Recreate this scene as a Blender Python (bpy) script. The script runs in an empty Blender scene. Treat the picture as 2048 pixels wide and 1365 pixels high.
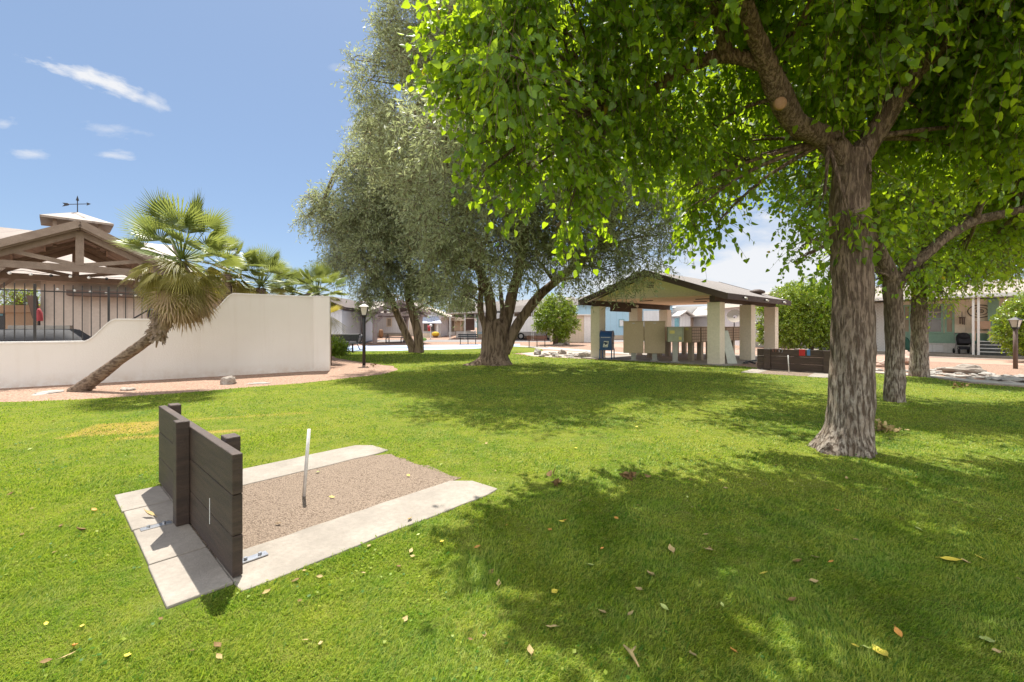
import bpy, math, random
import numpy as np
from mathutils import Vector, Matrix, noise
from mathutils.geometry import tessellate_polygon
R = math.radians
random.seed(7)
rng = np.random.default_rng(7)
scene = bpy.context.scene
col = scene.collection

# ---------------------------------------------------------------- camera
FPX, HOR, CH = 870.0, 655.0, 1.5          # focal length in photo pixels, horizon row, eye height
cam_d = bpy.data.cameras.new("camera")
cam = bpy.data.objects.new("camera", cam_d); col.objects.link(cam)
cam.location = (0, 0, CH); cam.rotation_euler = (R(90), 0, 0)
cam_d.sensor_width = 36; cam_d.lens = 36 * FPX / 2048
cam_d.shift_y = (HOR - 682.5) / 2048
cam_d.clip_start = 0.05; cam_d.clip_end = 2000
scene.camera = cam

# ---------------------------------------------------------------- sky, clouds, sun
SUN_EL, SUN_AZ = R(65), R(-18)            # azimuth clockwise from +Y
w = bpy.data.worlds.new("World"); scene.world = w; w.use_nodes = True
nt = w.node_tree; nt.nodes.clear()
def N(t, kind, **kw):
    n = t.nodes.new(kind)
    for k, v in kw.items():
        if k in n.inputs: n.inputs[k].default_value = v
        else: setattr(n, k, v)
    return n
sky = N(nt, 'ShaderNodeTexSky', sky_type='NISHITA', sun_disc=False, sun_elevation=SUN_EL, sun_rotation=SUN_AZ,
        air_density=.9, dust_density=.8, ozone_density=3.0, altitude=400)
bg = N(nt, 'ShaderNodeBackground', Strength=0.082)
out = nt.nodes.new('ShaderNodeOutputWorld')
tc = nt.nodes.new('ShaderNodeTexCoord')
sep = nt.nodes.new('ShaderNodeSeparateXYZ'); nt.links.new(tc.outputs['Generated'], sep.inputs[0])
def mth(t, op, a, b=None, c=None, clamp=False):
    n = t.nodes.new('ShaderNodeMath'); n.operation = op; n.use_clamp = clamp
    for i, x in enumerate((a, b, c)):
        if x is None: continue
        if isinstance(x, (int, float)): n.inputs[i].default_value = x
        else: t.links.new(x, n.inputs[i])
    return n.outputs[0]
# direction -> slope coordinates on the plane in front (x/y and z/y of the direction), true for the northern half of the sky
ydiv = mth(nt, 'MAXIMUM', sep.outputs[1], 0.05)
sx = mth(nt, 'DIVIDE', sep.outputs[0], ydiv); sz = mth(nt, 'DIVIDE', sep.outputs[2], ydiv)
def cloud(cx, cz, rx, rz, rot, thr, soft, sc, stretch, seed):
    """soft cloud patch around one direction, ragged by noise"""
    dx = mth(nt, 'SUBTRACT', sx, cx); dz = mth(nt, 'SUBTRACT', sz, cz)
    c, s = math.cos(rot), math.sin(rot)
    u = mth(nt, 'ADD', mth(nt, 'MULTIPLY', dx, c), mth(nt, 'MULTIPLY', dz, s))
    v = mth(nt, 'ADD', mth(nt, 'MULTIPLY', dx, -s), mth(nt, 'MULTIPLY', dz, c))
    un = mth(nt, 'DIVIDE', u, rx); vn = mth(nt, 'DIVIDE', v, rz)
    d = mth(nt, 'SQRT', mth(nt, 'ADD', mth(nt, 'MULTIPLY', un, un), mth(nt, 'MULTIPLY', vn, vn)))
    fall = mth(nt, 'SUBTRACT', 1.0, d)
    cb = nt.nodes.new('ShaderNodeCombineXYZ')
    nt.links.new(mth(nt, 'MULTIPLY', u, sc), cb.inputs[0]); nt.links.new(mth(nt, 'MULTIPLY', v, sc * stretch), cb.inputs[1])
    cb.inputs[2].default_value = seed
    no = N(nt, 'ShaderNodeTexNoise', Scale=1.0, Detail=7.0, Roughness=0.6); nt.links.new(cb.outputs[0], no.inputs['Vector'])
    m = mth(nt, 'ADD', fall, mth(nt, 'MULTIPLY', mth(nt, 'SUBTRACT', no.outputs[0], 0.5), 2.6))
    return mth(nt, 'MULTIPLY', mth(nt, 'SUBTRACT', m, thr), soft, clamp=True)
def dirpx(px, py): return (px - 1024) / FPX, (HOR - py) / FPX
cl = None
for (px, py, rx, rz, rot, thr, soft, sc, st, seed, amp) in [
    (195, 160, .21, .035, -.33, .25, 1.6, 9, 3, 1.0, .95), (310, 205, .07, .025, -.45, .2, 1.2, 12, 2, 4.0, .7),
    (225, 262, .17, .03, -.1, .45, 1.0, 10, 3, 7.0, .55),
    (225, 310, .06, .015, -.1, .2, 1.2, 12, 3, 9.0, .6), (50, 305, .09, .018, -.1, .25, 1.2, 10, 3, 12.0, .6),
    (10, 250, .05, .02, 0, .3, 1.0, 12, 2, 14.0, .6), (690, 135, .05, .02, 0, .3, 1.0, 12, 2, 15.0, .5),
    (720, 245, .06, .025, 0, .35, 1.0, 12, 2, 16.0, .5), (710, 305, .06, .02, 0, .3, 1.2, 12, 2, 17.0, .6),
    (1500, 545, .62, .135, .05, -.05, 1.3, 4.5, 2.6, 21.0, .92), (1540, 470, .3, .07, .2, .35, 1.2, 7, 2.2, 24.0, .75),
    (1535, 436, .05, .02, 0, .2, 1.4, 12, 2, 26.0, .8),
    (700, 610, .5, .05, .02, .1, .8, 4, 4, 31.0, .5), (1900, 560, .6, .08, 0, .15, 1.0, 4, 3, 34.0, .6),
    (60, 590, .5, .06, 0, .1, .9, 5, 3, 36.0, .6)]:
    dx_, dz_ = dirpx(px, py)
    m = mth(nt, 'MULTIPLY', cloud(dx_, dz_, rx, rz, rot, thr, soft, sc, st, seed), amp)
    cl = m if cl is None else mth(nt, 'MAXIMUM', cl, m)
front = mth(nt, 'GREATER_THAN', sep.outputs[1], 0.06)
cl = mth(nt, 'MULTIPLY', cl, front)
mixc = N(nt, 'ShaderNodeMix', data_type='RGBA'); nt.links.new(cl, mixc.inputs[0])
soft = N(nt, 'ShaderNodeMix', data_type='RGBA'); soft.inputs[0].default_value = .5; soft.inputs[7].default_value = (2.2, 3.1, 4.5, 1)
nt.links.new(sky.outputs[0], soft.inputs[6]); nt.links.new(soft.outputs[2], mixc.inputs[6])
mixc.inputs[7].default_value = (5.9, 5.95, 6.1, 1)
# unseen broken bright cloud, added behind the viewer to fill the shade
nb_ = N(nt, 'ShaderNodeTexNoise', Scale=3.2, Detail=6.0, Roughness=.55); nt.links.new(tc.outputs['Generated'], nb_.inputs['Vector'])
cov = mth(nt, 'MULTIPLY', mth(nt, 'SUBTRACT', nb_.outputs[0], .42), 7.0, clamp=True)
back = mth(nt, 'MULTIPLY', mth(nt, 'SUBTRACT', mth(nt, 'MULTIPLY', sep.outputs[1], -1.0), .02), 5.0, clamp=True)
mixb = N(nt, 'ShaderNodeMix', data_type='RGBA'); nt.links.new(mth(nt, 'MULTIPLY', cov, back), mixb.inputs[0]); nt.links.new(mixc.outputs[2], mixb.inputs[6])
mixb.inputs[7].default_value = (19, 18.4, 17.6, 1)
nt.links.new(mixb.outputs[2], bg.inputs[0]); nt.links.new(bg.outputs[0], out.inputs[0])

sun_d = bpy.data.lights.new("sun", 'SUN'); sun_d.energy = 4.9; sun_d.angle = R(0.53); sun_d.color = (1.0, 0.95, 0.86)
sun = bpy.data.objects.new("sun", sun_d); col.objects.link(sun)
SD = Vector((math.cos(SUN_EL) * math.sin(SUN_AZ), math.cos(SUN_EL) * math.cos(SUN_AZ), math.sin(SUN_EL)))
sun.rotation_euler = SD.to_track_quat('Z', 'Y').to_euler(); sun.location = (0, 10, 30)

vs = scene.view_settings
scene.display_settings.display_device = 'sRGB'
vs.view_transform = 'Standard'; vs.look = 'None'; vs.gamma = 1; vs.use_curve_mapping = False; vs.exposure = 0.93
scene.render.engine = 'CYCLES'
cy = scene.cycles
cy.max_bounces = 8; cy.diffuse_bounces = 4; cy.glossy_bounces = 2; cy.transmission_bounces = 4; cy.transparent_max_bounces = 6
cy.caustics_reflective = False; cy.caustics_refractive = False; cy.sample_clamp_indirect = 6
cy.use_denoising = True
try: cy.denoiser = 'OPENIMAGEDENOISE'
except Exception: pass

# ---------------------------------------------------------------- pixel <-> place helpers (surveying the photograph)
def gz(y):
    if y < 26: return 0.0
    return min(0.5, 0.02 * (y - 26))
def XX(px, Y): return (px - 1024) / FPX * Y
def ZZ(py, Y): return CH + (HOR - py) / FPX * Y
def P(px, py, Y): return Vector((XX(px, Y), Y, ZZ(py, Y)))
def G(px, py):
    Y = CH * FPX / (py - HOR)
    for _ in range(30): Y = (CH - gz(Y)) * FPX / (py - HOR)
    return Vector((XX(px, Y), Y, gz(Y)))
def hit(px, O, u):
    """distance along the ground line O + s*u seen at pixel column px"""
    t = (px - 1024) / FPX
    return (t * O[1] - O[0]) / (u[0] - t * u[1])

# ---------------------------------------------------------------- materials
def newmat(name):
    m = bpy.data.materials.new(name); m.use_nodes = True; t = m.node_tree; t.nodes.clear()
    o = t.nodes.new('ShaderNodeOutputMaterial'); return m, t, o
def c4(c): return (c[0], c[1], c[2], 1)
def mixcol(t, f, a, b):
    n = N(t, 'ShaderNodeMix', data_type='RGBA')
    if isinstance(f, (int, float)): n.inputs[0].default_value = f
    else: t.links.new(f, n.inputs[0])
    for i, x in ((6, a), (7, b)):
        if isinstance(x, tuple): n.inputs[i].default_value = c4(x)
        else: t.links.new(x, n.inputs[i])
    return n.outputs[2]
def coords(t, kind='Object', scale=(1, 1, 1), rot=(0, 0, 0)):
    tc = t.nodes.new('ShaderNodeTexCoord'); mp = t.nodes.new('ShaderNodeMapping')
    mp.inputs['Scale'].default_value = scale; mp.inputs['Rotation'].default_value = rot
    t.links.new(tc.outputs[kind], mp.inputs[0]); return mp.outputs[0]
def noi(t, vec, scale, detail=4, rough=.55, lo=.35, hi=.65):
    n = N(t, 'ShaderNodeTexNoise', Scale=scale, Detail=float(detail), Roughness=rough); t.links.new(vec, n.inputs['Vector'])
    r = N(t, 'ShaderNodeMapRange', clamp=True); t.links.new(n.outputs[0], r.inputs[0])
    r.inputs[1].default_value = lo; r.inputs[2].default_value = hi; return r.outputs[0]
def mat(name, c, c2=None, sc=3, rough=.7, bump=0, bsc=60, metal=0, spec=.4, stretch=(1, 1, 1), dirt=.12, stripes=None, coat=0):
    m, t, o = newmat(name)
    p = N(t, 'ShaderNodeBsdfPrincipled', Roughness=rough, Metallic=metal); p.inputs['Specular IOR Level'].default_value = spec
    if coat: p.inputs['Coat Weight'].default_value = coat
    v = coords(t, 'Object', stretch)
    c2 = c2 or tuple(x * (1 - dirt * 1.5) for x in c)
    cc = mixcol(t, noi(t, v, sc, 6), c, c2)
    cc = mixcol(t, mth(t, 'MULTIPLY', noi(t, v, sc * 11, 3), .35), cc, tuple(x * .75 for x in c2))
    if stripes:      # (axis index, period, depth of groove colour) — siding grooves
        ax, per, dk = stripes
        s_ = t.nodes.new('ShaderNodeSeparateXYZ'); t.links.new(coords(t, 'Object'), s_.inputs[0])
        f = mth(t, 'FRACT', mth(t, 'DIVIDE', s_.outputs[ax], per))
        g = mth(t, 'LESS_THAN', f, .13)
        cc = mixcol(t, mth(t, 'MULTIPLY', g, dk), cc, tuple(x * .35 for x in c))
    t.links.new(cc, p.inputs['Base Color'])
    if bump:
        b = N(t, 'ShaderNodeBump', Strength=bump, Distance=.01)
        n = N(t, 'ShaderNodeTexNoise', Scale=float(bsc), Detail=5.0, Roughness=.6); t.links.new(v, n.inputs['Vector'])
        t.links.new(n.outputs[0], b.inputs['Height']); t.links.new(b.outputs[0], p.inputs['Normal'])
    t.links.new(p.outputs[0], o.inputs[0]); return m
def leafmat(name, ca, cb, ct, trans=.45, rough=.45, old=None, spec=.5):
    """leaf: reflects ca..cb, lets light of colour ct through; the attribute rnd varies leaf by leaf"""
    m, t, o = newmat(name)
    a = t.nodes.new('ShaderNodeAttribute'); a.attribute_name = 'rnd'
    cc = mixcol(t, a.outputs['Fac'], ca, cb)
    tt = mixcol(t, a.outputs['Fac'], tuple(x * .72 for x in ct), tuple(min(1, x * 1.15) for x in ct))
    if old:
        g = mth(t, 'GREATER_THAN', a.outputs['Fac'], .965)
        cc = mixcol(t, g, cc, old); tt = mixcol(t, g, tt, old)
    p = N(t, 'ShaderNodeBsdfPrincipled', Roughness=rough); p.inputs['Specular IOR Level'].default_value = spec
    t.links.new(cc, p.inputs['Base Color'])
    tr = t.nodes.new('ShaderNodeBsdfTranslucent'); t.links.new(tt, tr.inputs[0])
    mx = t.nodes.new('ShaderNodeMixShader'); mx.inputs[0].default_value = trans
    t.links.new(p.outputs[0], mx.inputs[1]); t.links.new(tr.outputs[0], mx.inputs[2]); t.links.new(mx.outputs[0], o.inputs[0])
    return m
def barkmat(name, c, c2, c3, sc=6, sz=.22, strength=1.0, pale=None):
    m, t, o = newmat(name)
    p = N(t, 'ShaderNodeBsdfPrincipled', Roughness=.9); p.inputs['Specular IOR Level'].default_value = .15
    v = coords(t, 'Object', (1, 1, sz))
    nn = N(t, 'ShaderNodeTexNoise', Scale=float(sc * 2.2), Detail=7.0, Roughness=.62, Distortion=.25); t.links.new(v, nn.inputs['Vector'])
    e = N(t, 'ShaderNodeMapRange', clamp=True); t.links.new(nn.outputs[0], e.inputs[0]); e.inputs[1].default_value = .40; e.inputs[2].default_value = .53
    n1 = noi(t, v, sc * 6, 6, .7, .3, .7)
    cc = mixcol(t, n1, c, c2)
    if pale:
        s_ = t.nodes.new('ShaderNodeSeparateXYZ'); t.links.new(coords(t, 'Object'), s_.inputs[0])
        f = N(t, 'ShaderNodeMapRange', clamp=True); t.links.new(s_.outputs[2], f.inputs[0]); f.inputs[1].default_value = pale[1]; f.inputs[2].default_value = pale[1] * .35
        cc = mixcol(t, mth(t, 'MULTIPLY', f.outputs[0], noi(t, coords(t, 'Object'), 9, 5, .6, .3, .6)), cc, pale[0])
    cc = mixcol(t, e.outputs[0], c3, cc)
    t.links.new(cc, p.inputs['Base Color'])
    h = mth(t, 'ADD', mth(t, 'MULTIPLY', e.outputs[0], .8), mth(t, 'MULTIPLY', n1, .4))
    b = N(t, 'ShaderNodeBump', Strength=strength, Distance=.03); t.links.new(h, b.inputs['Height']); t.links.new(b.outputs[0], p.inputs['Normal'])
    t.links.new(p.outputs[0], o.inputs[0]); return m

def grassy(t, dark=1.0):
    """lawn colour by place: fresh green, yellow-green and straw patches"""
    v = coords(t, 'Object') ; g = t.nodes.new('ShaderNodeNewGeometry')
    pos = g.outputs['Position']
    a = noi(t, pos, .55, 4, .55, .38, .64); b = noi(t, pos, 3.2, 4, .6, .38, .68); c = noi(t, pos, 14, 3, .6, .4, .7)
    k = dark
    cc = mixcol(t, a, (.12 * k, .26 * k, .010 * k), (.30 * k, .38 * k, .018 * k))
    cc = mixcol(t, mth(t, 'MULTIPLY', b, .75), cc, (.40 * k, .43 * k, .04 * k))
    cc = mixcol(t, mth(t, 'MULTIPLY', c, .45), cc, (.38 * k, .37 * k, .12 * k))
    # straw-coloured worn strips by the first pit
    s_ = t.nodes.new('ShaderNodeSeparateXYZ'); t.links.new(pos, s_.inputs[0])
    X, Y = s_.outputs[0], s_.outputs[1]
    wob = mth(t, 'MULTIPLY', mth(t, 'SUBTRACT', noi(t, pos, 4.5, 4, .6, .2, .8), .5), .4)
    def rect(x, y, hx, hy, rot):
        dx = mth(t, 'SUBTRACT', X, x); dy = mth(t, 'SUBTRACT', Y, y); cs, sn = math.cos(rot), math.sin(rot)
        u = mth(t, 'ADD', mth(t, 'MULTIPLY', dx, cs), mth(t, 'MULTIPLY', dy, sn)); w2 = mth(t, 'ADD', mth(t, 'MULTIPLY', dx, -sn), mth(t, 'MULTIPLY', dy, cs))
        d = mth(t, 'MAXIMUM', mth(t, 'SUBTRACT', mth(t, 'ABSOLUTE', u), hx), mth(t, 'SUBTRACT', mth(t, 'ABSOLUTE', w2), hy))
        return mth(t, 'MULTIPLY', mth(t, 'ADD', mth(t, 'MULTIPLY', d, -4.0), wob), 2.2, clamp=True)
    q = rect(-5.75, 6.4, .55, .5, .3)
    q = mth(t, 'MAXIMUM', q, rect(-4.6, 6.05, .8, .14, .35))
    q = mth(t, 'MAXIMUM', q, mth(t, 'MULTIPLY', rect(-4.6, 7.2, 1.2, .15, .35), .45))
    q = mth(t, 'MAXIMUM', q, mth(t, 'MULTIPLY', rect(6.9, 17.0, .9, .3, -.7), .9))
    cc = mixcol(t, mth(t, 'MULTIPLY', q, .92), cc, (.66 * k, .47 * k, .12 * k))
    return cc
def mk_lawn():
    m, t, o = newmat("lawn")
    p = N(t, 'ShaderNodeBsdfPrincipled', Roughness=.95); p.inputs['Specular IOR Level'].default_value = .1
    g = t.nodes.new('ShaderNodeNewGeometry')
    cc = mixcol(t, mth(t, 'MULTIPLY', noi(t, g.outputs['Position'], 60, 5, .7, .35, .65), .55), grassy(t, .6), (.10, .09, .035))
    t.links.new(cc, p.inputs['Base Color'])
    b = N(t, 'ShaderNodeBump', Strength=.9, Distance=.03); n = N(t, 'ShaderNodeTexNoise', Scale=35.0, Detail=6.0, Roughness=.7)
    t.links.new(g.outputs['Position'], n.inputs['Vector']); t.links.new(n.outputs[0], b.inputs['Height']); t.links.new(b.outputs[0], p.inputs['Normal'])
    t.links.new(p.outputs[0], o.inputs[0]); return m
def mk_blade():
    m, t, o = newmat("grass_blade")
    a = t.nodes.new('ShaderNodeAttribute'); a.attribute_name = 'rnd'
    cc = mixcol(t, mth(t, 'MULTIPLY', a.outputs['Fac'], .42), grassy(t, 1.0), (.40, .48, .09))
    cc = mixcol(t, mth(t, 'LESS_THAN', a.outputs['Fac'], .22), cc, (.05, .15, .010))
    cc = mixcol(t, mth(t, 'GREATER_THAN', a.outputs['Fac'], .91), cc, (.58, .50, .25))
    p = N(t, 'ShaderNodeBsdfPrincipled', Roughness=.5); p.inputs['Specular IOR Level'].default_value = .3
    t.links.new(cc, p.inputs['Base Color'])
    tr = t.nodes.new('ShaderNodeBsdfTranslucent'); t.links.new(mixcol(t, .35, cc, (.45, .6, .04)), tr.inputs[0])
    mx = t.nodes.new('ShaderNodeMixShader'); mx.inputs[0].default_value = .42
    t.links.new(p.outputs[0], mx.inputs[1]); t.links.new(tr.outputs[0], mx.inputs[2]); t.links.new(mx.outputs[0], o.inputs[0]); return m
def mk_gravel(name, ca, cb, cc_, scale=45, big=1.2, bump=1.0):
    m, t, o = newmat(name)
    p = N(t, 'ShaderNodeBsdfPrincipled', Roughness=.9); p.inputs['Specular IOR Level'].default_value = .2
    g = t.nodes.new('ShaderNodeNewGeometry'); pos = g.outputs['Position']
    vo = N(t, 'ShaderNodeTexVoronoi', Scale=float(scale)); t.links.new(pos, vo.inputs['Vector'])
    s_ = t.nodes.new('ShaderNodeSeparateColor'); t.links.new(vo.outputs['Color'], s_.inputs[0])
    c = mixcol(t, s_.outputs[0], ca, cb)
    c = mixcol(t, mth(t, 'GREATER_THAN', s_.outputs[1], .82), c, cc_)
    e = N(t, 'ShaderNodeMapRange', clamp=True); t.links.new(vo.outputs['Distance'], e.inputs[0]); e.inputs[1].default_value = .25; e.inputs[2].default_value = .75
    c = mixcol(t, mth(t, 'MULTIPLY', e.outputs[0], .6), c, tuple(x * .3 for x in ca))
    c = mixcol(t, mth(t, 'MULTIPLY', noi(t, pos, big, 5), .35), c, tuple(x * .6 for x in cb))
    t.links.new(c, p.inputs['Base Color'])
    b = N(t, 'ShaderNodeBump', Strength=bump, Distance=.015); b.invert = True
    t.links.new(vo.outputs['Distance'], b.inputs['Height']); t.links.new(b.outputs[0], p.inputs['Normal'])
    t.links.new(p.outputs[0], o.inputs[0]); return m

M = {}
M['lawn'] = mk_lawn(); M['blade'] = mk_blade()
M['soil'] = mk_gravel("gravel_ground", (.37, .23, .165), (.46, .32, .24), (.30, .17, .12), 25, .4, .6)
M['bed'] = mk_gravel("pink_gravel", (.38, .235, .165), (.52, .36, .27), (.27, .15, .11), 32, 1.5, 1)
M['pit'] = mk_gravel("pit_sand", (.31, .235, .175), (.43, .33, .25), (.21, .15, .11), 85, 2.2, 1)
M['road'] = mat("pink_road", (.44, .28, .21), (.38, .24, .18), 1.2, .9, .3, 80)
M['asph'] = mat("road_asphalt", (.26, .24, .23), None, 1.5, .9, .3, 80)
M['conc'] = mat("concrete", (.34, .30, .255), (.255, .225, .19), 2.6, .85, .5, 70)
M['conc2'] = mat("pale_concrete", (.46, .42, .37), (.38, .35, .31), 1.5, .85, .3, 60)
M['court'] = mat("court_paint_pale_blue", (.36, .44, .58), (.32, .40, .54), .6, .7)
M['courtline'] = mat("court_paint_blue", (.14, .20, .50), None, 2, .7)
def mk_stucco():
    m, t, o = newmat("stucco"); p = N(t, 'ShaderNodeBsdfPrincipled', Roughness=.92); p.inputs['Specular IOR Level'].default_value = .2
    v = coords(t, 'Object'); g = t.nodes.new('ShaderNodeNewGeometry'); s_ = t.nodes.new('ShaderNodeSeparateXYZ'); t.links.new(g.outputs['Position'], s_.inputs[0])
    cc = mixcol(t, noi(t, v, .6, 5), (.72, .685, .65), (.69, .65, .61))
    cc = mixcol(t, mth(t, 'MULTIPLY', noi(t, coords(t, 'Object', (2.2, 2.2, .12)), 2.0, 5, .6, .52, .72), .22), cc, (.56, .49, .42))   # rain streaks
    spl = mth(t, 'SUBTRACT', 1.0, mth(t, 'DIVIDE', s_.outputs[2], .34), clamp=True)
    cc = mixcol(t, mth(t, 'MULTIPLY', spl, mth(t, 'MULTIPLY', noi(t, v, 5, 6, .7, .35, .65), .55)), cc, (.50, .36, .26))            # soil splash
    t.links.new(cc, p.inputs['Base Color'])
    n = N(t, 'ShaderNodeTexNoise', Scale=28.0, Detail=7.0, Roughness=.65); t.links.new(v, n.inputs['Vector'])
    b = N(t, 'ShaderNodeBump', Strength=.55, Distance=.012); t.links.new(n.outputs[0], b.inputs['Height']); t.links.new(b.outputs[0], p.inputs['Normal'])
    t.links.new(p.outputs[0], o.inputs[0]); return m
M['stucco'] = mk_stucco()
M['stuccosun'] = mat("stucco_sunlit_edge", (.82, .80, .78), None, 2, .9, .2, 90, dirt=.05)  # paler stucco that paints in the wall's sunlit top edge
M['wood'] = mat("brown_stained_timber", (.085, .053, .038), (.045, .028, .021), 4, .6, 1.0, 40, stretch=(.7, .7, 9), spec=.5)
M['woodtop'] = mat("weathered_timber_top", (.17, .13, .12), (.10, .075, .065), 6, .7, .8, 70)
M['timber'] = mat("ramada_timber", (.31, .24, .19), (.24, .18, .14), 4, .75, .5, 40)
M['timber2'] = mat("gazebo_timber_grey_brown", (.34, .26, .23), (.28, .21, .19), 4, .75)
M['metalroof'] = mat("brown_metal_roof", (.25, .19, .155), (.21, .16, .13), 2, .5, stripes=(0, .3, .45))
M['roofb'] = mat("tan_metal_roof", (.33, .27, .225), (.29, .235, .195), .8, .5, stripes=(0, .45, .4))
M['black'] = mat("black_paint", (.02, .02, .02), (.03, .03, .028), 8, .45)
M['iron'] = mat("wrought_iron", (.025, .022, .022), None, 8, .5)
M['steel'] = mat("galvanised_steel", (.55, .56, .58), (.42, .43, .46), 20, .35, metal=.9)
M['stake'] = mat("white_stake_paint", (.72, .70, .67), (.55, .52, .50), 12, .5)
M['cloth'] = mat("black_cover_cloth", (.035, .035, .038), (.055, .055, .06), 6, .8)
M['wall_beige'] = mat("beige_wall_panels", (.58, .52, .46), (.53, .475, .42), .8, .85, stripes=(0, 1.2, .25))
M['wall_tan'] = mat("tan_wall", (.68, .50, .34), (.62, .46, .32), 1, .85)
M['brownband'] = mat("brown_fascia", (.14, .095, .075), None, 3, .7)
M['darkroof'] = mat("dark_brown_fascia", (.10, .07, .055), (.075, .05, .04), 3, .65, .3, 40)
M['shingle'] = mat("grey_shingles", (.30, .27, .25), (.22, .195, .18), 9, .95, .6, 40, stripes=(1, .14, .35))
M['pillar'] = mat("cream_pillar_stucco", (.78, .70, .58), (.74, .66, .54), 1.2, .9, .25, 80, dirt=.06)
M['gable'] = mat("cream_gable_board", (.88, .82, .62), (.85, .79, .59), 1.2, .85, dirt=.05)
M['ceil'] = mat("warm_ceiling", (.90, .68, .48), (.87, .65, .46), 1, .85, dirt=.04)
M['boxgrey'] = mat("khaki_mailbox_metal", (.50, .38, .26), (.47, .355, .24), 2, .5, metal=.1, dirt=.05)
M['boxgreen'] = mat("grey_green_metal", (.40, .41, .31), (.33, .34, .26), 5, .5, metal=.1)
M['boxdoor'] = mat("tan_mailbox_doors", (.45, .33, .24), (.41, .30, .22), 3, .5, metal=.1)
M['seam'] = mat("dark_seam", (.06, .045, .035), None, 3, .8)
M['pedestal'] = mat("pedestal_tan", (.36, .29, .22), (.33, .265, .20), 3, .6)
M['pedgrey'] = mat("pedestal_grey", (.45, .44, .40), None, 3, .5)
M['yellow'] = mat("yellow_sticker", (.72, .62, .20), None, 5, .6)
M['postblue'] = mat("postal_blue", (.012, .07, .22), (.01, .06, .19), 3, .35, dirt=.05, coat=.3)
M['white'] = mat("white_paint", (.80, .80, .80), (.74, .74, .74), 2, .5, dirt=.04)
M['sticker'] = mat("decal_white", (.82, .80, .74), None, 5, .5)
M['navy'] = mat("decal_navy", (.015, .03, .09), None, 5, .5)
M['slab'] = mat("leaning_board_white", (.66, .68, .64), (.56, .58, .55), 8, .8)
M['siding'] = mat("white_siding", (.76, .75, .76), None, 1, .6, stripes=(0, .3, .2), dirt=.05)
M['sidingb'] = mat("blue_siding", (.42, .62, .76), (.39, .59, .73), 1, .6, stripes=(0, .6, .12), dirt=.05)
M['sidingp'] = mat("peach_siding", (.80, .62, .50), None, 1, .6, stripes=(0, .4, .2), dirt=.05)
M['sidingc'] = mat("cream_siding", (.76, .66, .53), None, 1, .6, stripes=(0, .3, .22), dirt=.05)
M['shed'] = mat("beige_shed", (.66, .55, .43), None, 1, .6, stripes=(0, .25, .15), dirt=.05)
M['skirt'] = mat("tan_skirting", (.62, .50, .38), None, 1, .7, stripes=(0, .15, .3))
M['skirtw'] = mat("white_skirting", (.72, .70, .68), None, 1, .6, stripes=(0, .15, .2))
M['roofw'] = mat("pale_roof", (.56, .52, .49), (.51, .475, .445), .6, .6, dirt=.05)
M['roofg'] = mat("grey_tan_roof", (.36, .31, .26), (.31, .27, .23), 1.5, .9)
M['glass'] = mat("window_glass", (.10, .09, .08), (.15, .13, .12), 1.2, .12, spec=.8)
M['screen'] = mat("brown_screen", (.16, .10, .09), (.20, .14, .12), 2, .8)
M['shade'] = mat("window_blind", (.40, .33, .25), None, 3, .8)
M['green'] = mat("sage_green_trim", (.26, .42, .33), (.23, .38, .30), 2, .6, dirt=.05)
M['teal'] = mat("teal_trim", (.22, .45, .52), None, 2, .6)
M['awning'] = mat("blue_grey_awning", (.42, .47, .60), None, 2, .6, stripes=(0, .2, .3))
M['awnw'] = mat("white_awning", (.68, .67, .65), None, 2, .5, dirt=.04)
M['redcar'] = mat("dark_red_car_paint", (.20, .012, .02), None, 3, .25, coat=.8, dirt=.02)
M['silver'] = mat("silver_car_paint", (.55, .56, .58), None, 3, .3, metal=.4, coat=.6)
M['tyre'] = mat("tyre_rubber", (.02, .02, .02), None, 8, .85)
M['taill'] = mat("tail_lamp_red", (.5, .03, .03), None, 3, .3)
M['rust'] = mat("red_brown_bench_slats", (.24, .11, .085), (.19, .085, .07), 6, .6)
M['mesh'] = mat("black_coated_mesh", (.03, .035, .035), (.06, .065, .065), 12, .4)
M['lampglass'] = mat("frosted_lamp_glass", (.62, .60, .52), None, 4, .25)
M['rock'] = mat("boulder_stone", (.42, .37, .32), (.26, .22, .19), 3, .9, 1.0, 12)
M['rockp'] = mat("pinkish_boulder", (.55, .40, .33), (.42, .30, .25), 3, .9, .8, 12)
M['rockw'] = mat("pale_grey_stone", (.42, .39, .35), (.28, .26, .24), 3, .9, .8, 14)
M['red'] = mat("red_cloth", (.55, .04, .04), None, 5, .8)
M['pinkc'] = mat("red_pink_cover", (.55, .10, .12), None, 5, .8)
M['bluec'] = mat("blue_cloth", (.10, .25, .5), None, 5, .8)
M['orange'] = mat("orange_stick", (.9, .35, .05), None, 5, .6)
M['flower'] = mat("yellow_flowers", (.70, .50, .04), (.5, .3, .03), 14, .9)
M['stroller'] = mat("stroller_fabric", (.02, .02, .025), None, 5, .9)
M['chairw'] = mat("wooden_chair_tan", (.62, .42, .30), None, 5, .6)
M['clay'] = mat("brown_clay_pot", (.25, .13, .06), None, 5, .7)
M['mint'] = mat("bench_table_top_grey", (.16, .17, .17), None, 5, .4)
M['bulb'] = mat("lamp_bulb_glass", (.85, .83, .78), None, 5, .2)
M['bark1'] = barkmat("mulberry_bark", (.31, .235, .175), (.20, .145, .105), (.125, .088, .064), 16, .16, 1.0, pale=((.44, .38, .32), 1.8))
M['bark2'] = barkmat("olive_bark", (.30, .225, .16), (.21, .15, .108), (.10, .068, .048), 4.5, .14, .8)
M['barkp'] = barkmat("palm_bark", (.28, .21, .155), (.19, .14, .10), (.11, .075, .055), 5, 2.2, .7)
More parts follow.
